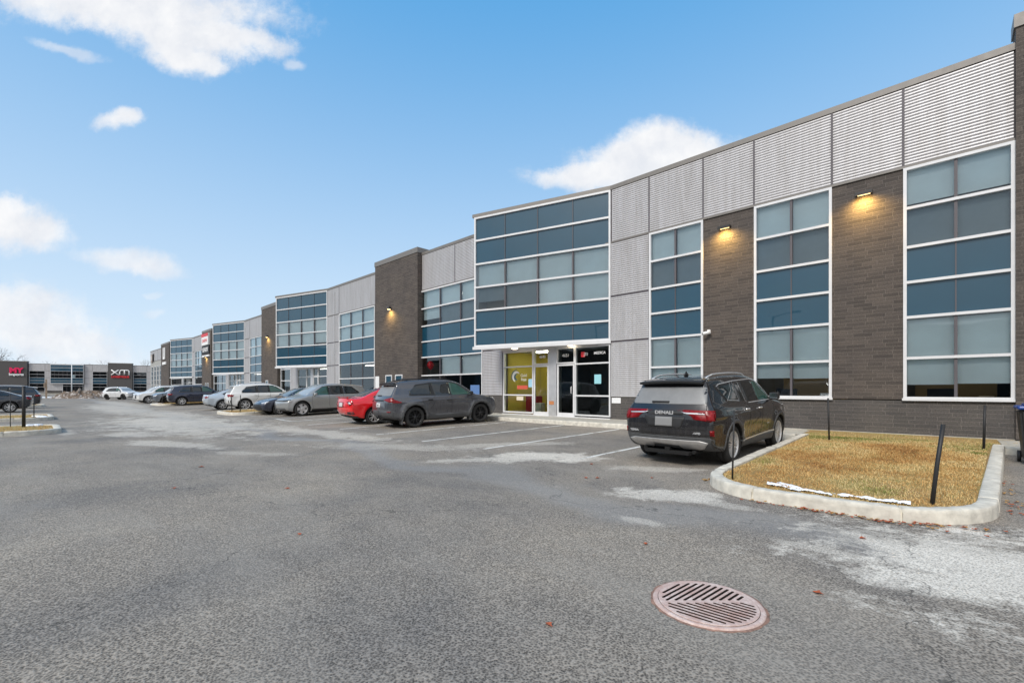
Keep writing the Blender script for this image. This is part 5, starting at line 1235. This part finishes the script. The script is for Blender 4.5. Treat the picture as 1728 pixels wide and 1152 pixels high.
# ---- near black SUV (seen from behind on its right)
G = dict(W=1.90, track=1.62, ax=(1.40, -1.33), wr=.365, belt=1.10, width=SUVW, rim='gmc', flare=.032, scoop=.03, arch=.05, crease=.96, round=.07, bf=.26, br=.13,
    profile=[(-2.08, .30), (-2.26, .42), (-2.335, .60), (-2.325, .86), (-2.29, 1.02), (-2.22, 1.13), (-2.10, 1.36), (-2.00, 1.52), (-2.03, 1.585, 1), (-1.80, 1.64), (-1.2, 1.685), (-.4, 1.70), (.15, 1.68), (.55, 1.60), (.95, 1.36), (1.26, 1.165), (1.45, 1.145), (1.95, 1.08), (2.22, .97), (2.33, .80), (2.335, .45), (2.20, .28), (1.9, .24), (-1.8, .25)],
    glass=[([(-.40, 1.135), (-.46, 1.53), (.02, 1.55), (.16, 1.545), (.21, 1.14)], M_cglass), ([(.27, 1.14), (.22, 1.54), (.46, 1.52), (.92, 1.22), (.96, 1.15)], M_cglass_g), ([(-.52, 1.145), (-.58, 1.52), (-.78, 1.50), (-.72, 1.15)], M_cglass), ([(-.86, 1.19), (-.90, 1.50), (-1.62, 1.45), (-1.42, 1.21)], M_cglass)],
    rear_glass=[(-.76, 1.150), (.76, 1.150), (.69, 1.46), (-.69, 1.46)], windscreen=[(-.72, 1.20), (.72, 1.20), (.60, 1.58), (-.60, 1.58)],
    mirror=(.93, 1.15), mirror_mat=M_black, handles=[(-.62, .99), (.10, .985)], handle_mat=M_chrome, rails=(-1.75, .35, .56, M_chrome),
    seams=[[(.27, 1.12), (.27, .55), (.24, .36)], [(-.47, 1.12), (-.47, .8), (-.60, .62)], [(1.02, 1.12), (1.02, .75), (.92, .4)], [(-1.75, .82), (-2.3, .78)]],
    rseams=[[(-.74, 1.14), (-.80, .95), (-.78, .70), (.78, .70), (.80, .95), (.74, 1.14)], [(-.88, .60), (.88, .60)]],
    chrome=[([(-1.66, 1.455), (-1.5, 1.50), (-.8, 1.555), (.05, 1.585), (.46, 1.555), (.80, 1.36), (1.0, 1.16)], .016, 'side', 0), ([(1.0, 1.125), (-.42, 1.11)], .016, 'side', 0), ([(-.84, 1.165), (-.88, 1.53)], .012, 'side', 0), ([(-1.42, 1.18), (-1.05, 1.38), (-.99, 1.53)], .012, 'side', 0), ([(-.84, 1.165), (-1.36, 1.19)], .012, 'side', 0), ([(-.52, 1.12), (-.62, 1.54)], .010, 'side', 0), ([(-.90, .40), (.98, .45)], .028, 'side', 0)],
    patches=[('pillar_panel', [(-.80, 1.15), (-.84, 1.555), (-1.75, 1.50), (-1.68, 1.40), (-1.45, 1.17)], 'side', 0, M_black, .002, 0),
        ('sill_cladding', [(-.95, .27), (-.93, .385), (.99, .43), (1.0, .27)], 'side', 0, M_clad, .010, 0),
        ('arch_cladding', ring(-1.33, .365, .415, .475, -8, 190), 'side', 0, M_clad, .008, 0), ('arch_cladding', ring(1.40, .365, .415, .475, -10, 190), 'side', 0, M_clad, .008, 0),
        ('tail_lamp', [(-.36, 1.045), (-.93, 1.035), (-.935, .855), (-.80, .87), (-.75, .99), (-.42, 1.005)], 'end', -1, M_tail, .016, 0),
        ('tail_lamp_edge', [(-.33, 1.01), (-.42, .998), (-.75, .985), (-.765, .965), (-.42, .976)], 'end', -1, M_chrome, .020, 0),
        ('garnish', [(-.36, .955), (.36, .955), (.36, 1.03), (-.36, 1.03)], 'end', -1, M_black, .012, 0),
        ('plate_recess', [(-.42, .93), (.42, .93), (.33, .72), (-.33, .72)], 'end', -1, M_black, .004, 0),
        ('licence_plate', [(-.17, .745), (.17, .745), (.17, .915), (-.17, .915)], 'end', -1, M_plate, .022, 0),
        ('skid_plate', [(-.80, .47), (-.66, .50), (.66, .50), (.80, .47), (.70, .36), (.60, .33), (.30, .33), (.25, .40), (-.25, .40), (-.30, .33), (-.60, .33), (-.70, .36)], 'end', -1, M_skid, .018, 0),
        ('bumper_pad', [(-.93, .48), (-.84, .56), (.84, .56), (.93, .48), (.90, .30), (-.90, .30)], 'end', -1, M_clad, .006, 0),
        ('head_lamp', [(.55, .90), (.86, .98), (.90, .80), (.80, .68), (.60, .85)], 'end', 1, M_lampc, .008, 0), ('grille', [(-.5, .55), (.5, .55), (.55, .92), (-.55, .92)], 'end', 1, M_black, .006, 0)])
def finish_rear(e, B, sp, spoiler=None, reflector=None):
    if spoiler:
        x0, x1, zz, hw = spoiler; m = MB(); n = 12
        top, bot = [], []
        for i in range(n + 1):
            y = -hw + 2 * hw * i / n; k = (y / hw) ** 2; xr = x0 + .07 * k; top.append((m.V((x1, y, zz + .035 - .02 * k)), m.V((xr, y, zz - .025 * k)), m.V((xr + .01, y, zz - .035 - .025 * k)), m.V((x1, y, zz - .05 - .02 * k))))
        for a, b in zip(top, top[1:]):
            for k in range(4): m.bm.faces.new((a[k], b[k], b[(k + 1) % 4], a[(k + 1) % 4]))
        m.bm.faces.new(top[0]); m.bm.faces.new(top[-1][::-1]); m.build('spoiler', sp.get('spoiler_mat', M_black), e)
GB_side = [(-2.22, .84), (-2.28, .88), (-2.27, 1.035), (-2.18, 1.04), (-2.09, 1.01), (-2.12, .93)]
G['patches'].append(('tail_lamp', GB_side, 'side', 0, M_tail, .012, 0))
P_black = paint('black_paint', (.013, .013, .016), .3, .2, .55, (.105, .095, .088))
gm, GB = add_car('black_suv', G, P_black, 'dusty black SUV parked nose to the wall beside the near grass island', 'car', step=.024)
finish_rear(gm, GB, G, (-2.16, -1.88, 1.575, .64))
GB.patch('reflector', [(-.91, .585), (-.84, .60), (-.84, .69), (-.90, .69)], 'end', -1, M_tail, gm, off=.012); GB.patch('reflector', [(.84, .60), (.91, .585), (.90, .69), (.84, .69)], 'end', -1, M_tail, gm, off=.012)
def on_rear(B, y, zz, off=.02):
    h = B.hit('end', np.array([y]), np.array([zz]), -1)[0]; return Matrix.Translation((h[0] - off, y, zz)) @ Matrix.Rotation(R(-90), 4, 'Z')
text('DENALI', .088, M_chrome, 'lettering', gm, on_rear(GB, 0, .992, .016), .004, xs=1.25, bold=.003)
text('TERRAIN', .052, M_chrome, 'lettering', gm, on_rear(GB, .62, .635, .006), .003, xs=1.2, bold=.002); text('AWD', .05, M_chrome, 'lettering', gm, on_rear(GB, -.62, .635, .006), .003, xs=1.2, bold=.002)
h = GB.hit('side', np.array([.68]), np.array([.60]), -1)[0]; text('TERRAIN', .04, M_chrome, 'lettering', gm, Matrix.Translation((.68, h[1] - .004, .63)), .003)
m = MB(); h = GB.hit('end', np.array([.0]), np.array([1.19]), -1)[0]; m.box(h[0] - .03, h[0] + .03, -.06, .30, 1.165, 1.205, bev=.01); m.build('rear_wiper', M_black, gm)
m = MB(); m.lathe([(.001, 0), (.075, .0), (.06, .05), (.02, .09), (.001, .10)], 12, 'Z')
h = GB.hit('top', np.array([-1.35]), np.array([.0]), 1)[0]
for v in m.bm.verts: v.co.y *= .35; v.co.x *= 1.3; v.co += Vector(h) - Vector((0, 0, .01))
m.build('aerial', M_black, gm)
m = MB(); m.box(-2.2, -2.05, -.05, .05, .24, .34); m.box(-2.25, -1.6, -.45, .45, .22, .27); m.tube([(-2.15, -.5, .27), (-1.9, -.5, .27)], .035, 10); m.tube([(-2.15, .5, .27), (-1.9, .5, .27)], .035, 10); m.build('underbody', M_well, gm)
gm.scale = (.94, .93, .955); put(gm, 5.37, -4.70, 87.5); tilt_onto_lot(gm)

# ---- grey SUV
Rv = dict(W=1.86, track=1.60, ax=(1.37, -1.32), wr=.362, belt=1.06, width=SUVW, rim='black5', flare=.05, scoop=.032, arch=.06, crease=.93, round=.06, bf=.24, br=.12,
    profile=[(-2.05, .30), (-2.24, .40), (-2.30, .58), (-2.285, .80), (-2.26, 1.00), (-2.18, 1.12), (-2.0, 1.38), (-1.90, 1.50), (-1.96, 1.57, 1), (-1.70, 1.625), (-1.1, 1.675), (-.4, 1.69), (.12, 1.66), (.5, 1.58), (.95, 1.32), (1.22, 1.12), (1.42, 1.10), (1.95, 1.03), (2.20, .93), (2.29, .76), (2.30, .45), (2.18, .30), (1.9, .24), (-1.8, .25)],
    glass=[([(-.52, 1.09), (-.60, 1.54), (.05, 1.56), (.08, 1.09)], M_cglass), ([(.15, 1.09), (.11, 1.54), (.40, 1.50), (.88, 1.17), (.92, 1.10)], M_cglass_g), ([(-.66, 1.15), (-.66, 1.50), (-1.22, 1.44), (-1.50, 1.24), (-1.44, 1.16)], M_cglass)],
    band=[(-1.52, 1.13), (-1.22, 1.49), (-.6, 1.565), (.05, 1.575), (.42, 1.54), (.92, 1.20), (.97, 1.075), (-1.46, 1.10)],
    rear_glass=[(-.70, 1.12), (.70, 1.12), (.62, 1.43), (-.62, 1.43)], windscreen=[(-.70, 1.16), (.70, 1.16), (.60, 1.55), (-.60, 1.55)],
    mirror=(.88, 1.08), mirror_mat=M_black, handles=[(-.72, .95), (.02, .92)], handle_mat=M_black, rails=(-1.6, .3, .55, M_black),
    seams=[[(.13, 1.07), (.14, .55), (.10, .40)], [(-.56, 1.07), (-.56, .85), (-.72, .62)], [(.98, 1.06), (1.0, .75), (.90, .4)]],
    rseams=[[(-.72, 1.08), (-.72, .66), (.72, .66), (.72, 1.08)]],
    patches=[('sill_cladding', [(-.92, .26), (-.88, .46), (-.5, .44), (.5, .44), (.92, .46), (.95, .26)], 'side', 0, M_clad, .012, 0),
        ('arch_cladding', [(-1.33 + a, b) for a, b in [(-.53, .30), (-.53, .50), (-.36, .80), (-.26, .86), (.26, .86), (.38, .78), (.56, .42), (.50, .30), (.44, .36), (.40, .52), (.28, .66), (.12, .77), (-.12, .77), (-.28, .66), (-.40, .52), (-.44, .36)]], 'side', 0, M_clad, .014, 0),
        ('arch_cladding', [(1.37 + a, b) for a, b in [(-.56, .30), (-.54, .46), (-.36, .78), (-.26, .85), (.26, .85), (.38, .76), (.52, .50), (.50, .30), (.44, .36), (.40, .52), (.28, .66), (.12, .77), (-.12, .77), (-.28, .66), (-.40, .52), (-.44, .36)]], 'side', 0, M_clad, .014, 0),
        ('tail_lamp', [(-.40, .985), (-.66, 1.045), (-.84, 1.05), (-.93, .93), (-.80, .90), (-.62, .935)], 'end', -1, M_tail, .014, 0),
        ('tail_lamp', [(-2.24, .98), (-2.18, 1.04), (-1.80, .90), (-1.86, .875), (-2.1, .88)], 'side', 0, M_tail, .010, 0),
        ('garnish', [(-.40, .985), (.40, .985), (.40, .93), (-.40, .93)], 'end', -1, M_black, .010, 0),
        ('licence_plate', [(-.16, .72), (.16, .72), (.16, .87), (-.16, .87)], 'end', -1, M_platew, .018, 0),
        ('bumper_pad', [(-.93, .62), (-.62, .60), (.62, .60), (.93, .62), (.90, .32), (-.90, .32)], 'end', -1, M_clad, .010, 0),
        ('bumper_pad', [(-2.29, .33), (-2.30, .62), (-2.05, .60), (-1.84, .48), (-1.80, .33)], 'side', 0, M_clad, .010, 0),
        ('head_lamp', [(.50, .86), (.84, .93), (.88, .84), (.60, .79)], 'end', 1, M_lampc, .008, 0), ('grille', [(-.5, .45), (.5, .45), (.45, .80), (-.45, .80)], 'end', 1, M_black, .006, 0)])
P_grey = paint('grey_paint', (.088, .092, .105), .5, .25, .35, (.16, .15, .15))
rv, RB = add_car('grey_suv', Rv, P_grey, 'dark grey SUV with black wheels and arch cladding parked left of the shop doors', 'car', step=.026)
finish_rear(rv, RB, Rv, (-2.08, -1.80, 1.56, .62))
text('A4 1', .09, M_black, 'lettering', rv, on_rear(RB, 0, .795, .021), .001)
RB.patch('reflector', [(.66, .56), (.84, .56), (.84, .60), (.66, .60)], 'end', -1, M_tail2, rv, off=.016); RB.patch('reflector', [(-.84, .56), (-.66, .56), (-.66, .60), (-.84, .60)], 'end', -1, M_tail2, rv, off=.016)
m = MB(); h = RB.hit('end', np.array([.0]), np.array([1.13]), -1)[0]; m.box(h[0] - .03, h[0] + .03, -.06, .30, 1.11, 1.145, bev=.01); m.build('rear_wiper', M_black, rv)
for s in (-1, 1):
    for wx in (-1.33 - .47, 1.37 - .47):
        m = MB(); m.box(wx - .012, wx + .012, s * .80 - .12, s * .80 + .12, .14, .45); m.build('mud_flap', M_clad, rv)
m = MB(); m.lathe([(.001, 0), (.075, .0), (.06, .05), (.02, .09), (.001, .10)], 12, 'Z'); h = RB.hit('top', np.array([-1.35]), np.array([.0]), 1)[0]
for v in m.bm.verts: v.co.y *= .35; v.co.x *= 1.3; v.co += Vector(h) - Vector((0, 0, .01))
m.build('aerial', M_clad, rv)
m = MB(); m.box(-2.1, -1.5, -.5, .5, .2, .27); m.tube([(-2.2, -.5, .25), (-1.9, -.5, .25)], .035, 10); m.build('underbody', M_well, rv)
put(rv, -5.02, -4.12, 80.5); tilt_onto_lot(rv)

# ---- red saloon
Sd = dict(W=1.80, track=1.56, ax=(1.38, -1.32), wr=.325, belt=.95, width=SEDW, rim='five', flare=.03, scoop=.03, arch=.05, crease=.82, round=.06, bf=.24, br=.16, ghr=.03,
    profile=[(-2.05, .28), (-2.24, .40), (-2.31, .58), (-2.29, .82), (-2.25, .98), (-2.22, 1.025, 1), (-2.0, 1.02), (-1.75, 1.045), (-1.2, 1.27), (-.75, 1.39), (-.2, 1.415), (.2, 1.36), (.7, 1.12), (1.05, .96), (1.5, .90), (2.0, .78), (2.26, .62), (2.31, .45), (2.22, .24), (1.9, .19), (-1.8, .22)],
    glass=[([(-.42, .985), (-.50, 1.30), (.0, 1.33), (.05, .98)], M_cglass), ([(.12, .98), (.06, 1.32), (.24, 1.27), (.74, 1.02), (.76, .975)], M_cglass_g), ([(-.52, .99), (-.60, 1.28), (-.85, 1.24), (-1.30, 1.06), (-1.25, 1.01)], M_cglass)],
    band=[(-1.32, 1.03), (-.9, 1.26), (-.5, 1.335), (.02, 1.35), (.26, 1.30), (.78, 1.03), (.80, .965), (-1.25, .985)],
    rear_glass=[(-.62, 1.06), (.62, 1.06), (.52, 1.34), (-.52, 1.34)], windscreen=[(-.68, 1.0), (.68, 1.0), (.56, 1.36), (-.56, 1.36)], rgm=M_cglass, long=1,
    mirror=(.68, .97), handles=[(-.60, .84), (.02, .83)],
    seams=[[(.10, .96), (.10, .5), (.05, .34)], [(-.48, .96), (-.50, .7), (-.68, .55)], [(.90, .92), (.95, .6), (.88, .34)]],
    rseams=[[(-.62, .98), (-.60, .70), (.60, .70), (.62, .98)]],
    patches=[('tail_lamp', [(-.50, .88), (-.88, .93), (-.90, .78), (-.72, .73), (-.66, .80)], 'end', -1, M_tail2, .012, 0), ('tail_lamp_edge', [(-.62, .86), (-.74, .88), (-.78, .80), (-.68, .78)], 'end', -1, M_lampc, .016, 0),
        ('licence_plate', [(-.16, .70), (.16, .70), (.16, .84), (-.16, .84)], 'end', -1, M_platew, .016, 0),
        ('plate_recess', [(-.28, .67), (.28, .67), (.28, .87), (-.28, .87)], 'end', -1, M_tail2, .004, 0),
        ('bumper_vent', [(-.84, .42), (-.50, .42), (-.52, .50), (-.84, .52)], 'end', -1, M_black, .006, 0), ('bumper_pad', [(-.86, .34), (.86, .34), (.82, .26), (-.82, .26)], 'end', -1, M_black, .01, 0),
        ('head_lamp', [(.46, .66), (.84, .74), (.86, .66), (.60, .60)], 'end', 1, M_lampc, .008, 0), ('grille', [(-.62, .32), (.62, .32), (.56, .58), (-.56, .58)], 'end', 1, M_black, .006, 0)])
P_red = paint('red_paint', (.72, .006, .010), .0, .25, .04)
rd, DB = add_car('red_sedan', Sd, P_red, 'bright red sedan parked behind the grey SUV, seen from its tail', 'car', step=.03)
m = MB(); m.box(-2.27, -2.16, -.62, .62, 1.06, 1.075, bev=.006); m.box(-2.22, -2.19, -.5, -.46, .99, 1.06); m.box(-2.22, -2.19, .46, .5, .99, 1.06); m.build('spoiler', P_red, rd)
put(rd, -7.5, -4.30, 82); tilt_onto_lot(rd)

# ---- silver hatchback, backed in: its front faces the lane
Io = dict(W=1.89, track=1.62, ax=(1.50, -1.45), wr=.365, belt=1.0, width=[(.0, .88), (.22, .90), (.40, .965), (.60, .985), (.78, 1.), (.92, .985), (1.0, .955), (1.07, .89), (1.25, .82), (1.42, .74), (1.55, .68), (2.1, .6)], rim='aero', flare=.03, scoop=.02, arch=.05, crease=.86, cra=.006, round=.055, bf=.20, br=.14,
    profile=[(-2.05, .30), (-2.26, .42), (-2.32, .62), (-2.30, .90), (-2.22, 1.06), (-2.02, 1.32), (-1.98, 1.43, 1), (-1.7, 1.50), (-.9, 1.585), (-.1, 1.60), (.35, 1.55), (.85, 1.30), (1.30, 1.04), (1.6, 1.00), (2.0, .93), (2.22, .83), (2.31, .70), (2.315, .45), (2.22, .26), (1.9, .20), (-1.8, .22)],
    glass=[([(-.62, 1.03), (-.62, 1.45), (.02, 1.46), (.05, 1.02)], M_cglass), ([(.12, 1.02), (.09, 1.46), (.36, 1.42), (.84, 1.13), (.92, 1.03)], M_cglass_g), ([(-.72, 1.03), (-.72, 1.44), (-1.25, 1.38), (-1.62, 1.12), (-1.60, 1.05)], M_cglass)],
    band=[(-1.64, 1.10), (-1.27, 1.42), (-.6, 1.48), (.06, 1.485), (.38, 1.45), (.90, 1.12), (.95, 1.015), (-1.62, 1.03)],
    rear_glass=[(-.60, 1.06), (.60, 1.06), (.56, 1.34), (-.56, 1.34)], windscreen=[(-.74, 1.07), (.74, 1.07), (.60, 1.53), (-.60, 1.53)], wsm=mat('pale_windscreen', (.30, .33, .35), .06, spec=.8), long=1,
    mirror=(.86, 1.03), handles=[],
    seams=[[(.10, 1.0), (.10, .5), (.06, .36)], [(-.66, 1.0), (-.66, .75), (-.85, .6)], [(.98, 1.0), (1.02, .7), (.95, .36)]],
    patches=[('sill_cladding', [(-1.0, .22), (-.98, .33), (1.02, .33), (1.04, .22)], 'side', 0, M_black, .008, 0),
        ('head_lamp', [(.42, .80), (.86, .83), (.88, .76), (.44, .74)], 'end', 1, M_black, .008, 0), ('garnish', [(-.42, .80), (.42, .80), (.44, .745), (-.44, .745)], 'end', 1, M_clad, .006, 0),
        ('grille', [(-.70, .28), (.70, .28), (.60, .42), (-.60, .42)], 'end', 1, M_clad, .006, 0), ('tail_lamp', [(.3, .95), (.86, .95), (.86, .85), (.3, .85)], 'end', -1, M_tail, .008, 0)])
P_silver = paint('silver_paint', (.40, .41, .41), .6, .3, .3, (.26, .25, .23))
io, IB = add_car('silver_hatchback', Io, P_silver, 'silver grey electric hatchback with its front to the lane, left of the red sedan', 'car', step=.03)
finish_rear(io, IB, dict(spoiler_mat=P_silver), (-2.16, -1.90, 1.45, .60))
put(io, -15.15, -4.0, -89); tilt_onto_lot(io)

# ---- shared specs for the cars farther off
def variant(sp, **k): d = dict(sp); d.update(k); return d
P_white = paint('white_paint_car', (.72, .72, .71), .0, .3, .25, (.4, .38, .35)); P_dblue = paint('dark_blue_paint', (.018, .024, .05), .4, .25, .3); P_pale = paint('pale_blue_paint', (.48, .54, .60), .3, .3, .3)
P_mid = paint('blue_grey_paint', (.13, .15, .18), .5, .28, .3); P_blk2 = paint('black_sedan_paint', (.02, .024, .032), .4, .2, .2); P_wht2 = paint('white_suv_paint', (.66, .67, .68), .0, .3, .3)
X1 = variant(Rv, rim='five', flare=.035, handle_mat=P_white, mirror_mat=P_white, rails=(-1.6, .3, .55, M_chrome),
    patches=[('tail_lamp', [(-.34, 1.00), (-.60, 1.03), (-.92, 1.02), (-.93, .88), (-.70, .86), (-.62, .93)], 'end', -1, M_tail, .014, 0), ('tail_lamp', [(-2.24, .90), (-2.20, 1.02), (-1.92, .99), (-2.0, .88)], 'side', 0, M_tail, .010, 0),
        ('licence_plate', [(-.18, .72), (.18, .72), (.18, .86), (-.18, .86)], 'end', -1, M_platew, .018, 0), ('bumper_pad', [(-.86, .42), (.86, .42), (.84, .28), (-.84, .28)], 'end', -1, M_clad, .010, 0), ('bumper_vent', [(-.92, .46), (-.74, .46), (-.74, .66), (-.92, .66)], 'end', -1, M_black, .008, 0),
        ('sill_cladding', [(-.92, .26), (-.90, .34), (.93, .34), (.95, .26)], 'side', 0, M_black, .008, 0), ('head_lamp', [(.46, .84), (.84, .90), (.88, .76), (.50, .74)], 'end', 1, M_lampc, .008, 0), ('grille', [(-.45, .5), (.45, .5), (.42, .86), (-.42, .86)], 'end', 1, M_black, .006, 0)])
x1, XB = add_car('white_suv', X1, P_white, 'white SUV with red tail lamps parked tail out beside the island with two stakes', 'car', step=.035)
finish_rear(x1, XB, dict(spoiler_mat=P_white), (-2.08, -1.80, 1.56, .62)); put(x1, -23.95, -4.05, 84); tilt_onto_lot(x1)
S2 = variant(Sd, patches=[('tail_lamp', [(-.30, .84), (-.60, .90), (-.90, .92), (-.90, .82), (-.60, .78)], 'end', -1, M_tail, .012, 0), ('licence_plate', [(-.16, .62), (.16, .62), (.16, .74), (-.16, .74)], 'end', -1, M_platew, .016, 0), ('bumper_pad', [(-.86, .40), (-.5, .34), (.5, .34), (.86, .40), (.82, .26), (-.82, .26)], 'end', -1, M_clad, .01, 0),
    ('head_lamp', [(.46, .66), (.84, .74), (.86, .66), (.60, .60)], 'end', 1, M_lampc, .008, 0), ('grille', [(-.62, .32), (.62, .32), (.56, .58), (-.56, .58)], 'end', 1, M_black, .006, 0)])
pl, _ = add_car('pale_blue_sedan', S2, P_pale, 'pale blue white sedan parked tail out just left of the white SUV', 'car', step=.04); put(pl, -26.2, -4.75, 85); tilt_onto_lot(pl)
dk, _ = add_car('dark_blue_sedan', S2, P_dblue, 'dark blue sedan nose out between the white SUV and the silver hatchback', 'car', step=.04); put(dk, -17.25, -4.4, -90); tilt_onto_lot(dk)
ds, SB = add_car('dark_suv', variant(X1, rails=(-1.6, .3, .55, M_chrome), mirror_mat=P_dblue, handle_mat=P_dblue), P_dblue, 'dark blue SUV with silver wheels parked tail out on the far side of the row', 'car', step=.045); finish_rear(ds, SB, dict(spoiler_mat=P_dblue), (-2.08, -1.80, 1.56, .62)); put(ds, -37.95, -4.8, 84); tilt_onto_lot(ds)
cx5, _ = add_car('blue_grey_suv', variant(X1, mirror_mat=P_mid, handle_mat=P_mid, rim='black5', wsm=mat('pale_windscreen', (.3, .33, .35), .06)), P_mid, 'blue grey SUV nose out behind the dark blue SUV', 'car', step=.045); put(cx5, -42.7, -5.2, -88); tilt_onto_lot(cx5)
def again(src, x, y, yaw, label, nm=None):
    c = copy_tree(src); c.rotation_euler = (0, 0, 0); put(c, x, y, yaw); tilt_onto_lot(c); c['label'] = label
    if nm: c.name = nm
    return c
def repaint(c, old, new):
    for o in c.children_recursive:
        if o.type == 'MESH' and any(s.material == old for s in o.material_slots):
            for s in o.material_slots:
                if s.material == old: s.link = 'OBJECT'; s.material = new
again(x1, -48.6, -5.6, -90, 'white SUV nose out beyond the blue grey SUV'); c = again(cx5, -52.5, -5.4, -90, 'silver white SUV nose out at the far end of the row', 'white_suv'); repaint(c, P_mid, P_wht2)
# white SUV driving across the far end
c = again(cx5, -71.9, -6.6, 33, 'white SUV with black wheels crossing the far end of the lane', 'white_suv'); repaint(c, P_mid, P_wht2)
# left row, across the lane
bs, _ = add_car('black_sedan', variant(S2, patches=[('tail_lamp', [(-.55, .88), (-.72, .93), (-.90, .93), (-.90, .80), (-.70, .76), (-.56, .80)], 'end', -1, M_tail, .012, 0), ('licence_plate', [(-.16, .70), (.16, .70), (.16, .84), (-.16, .84)], 'end', -1, M_platew, .016, 0), ('tail_lamp', [(-2.22, .80), (-2.18, .93), (-2.0, .92), (-2.06, .80)], 'side', 0, M_tail, .010, 0)]), P_blk2, 'black sedan with silver wheels parked at the left edge behind the stakes', 'car', step=.035); put(bs, -32.95, -17.05, -90)
c = again(ds, -41.2, -16.6, -92, 'black SUV with large red tail lamp behind the black sedan at the left edge', 'black_suv'); repaint(c, P_dblue, P_blk2)
# behind the camera: mirrored in the shop glass
again(io, -4.4, -21.5, -90, 'silver hatchback across the lane, mirrored in the shop doors'); c = again(ds, 1.4, -22, 90, 'dark SUV across the lane, mirrored in the dark shop window')
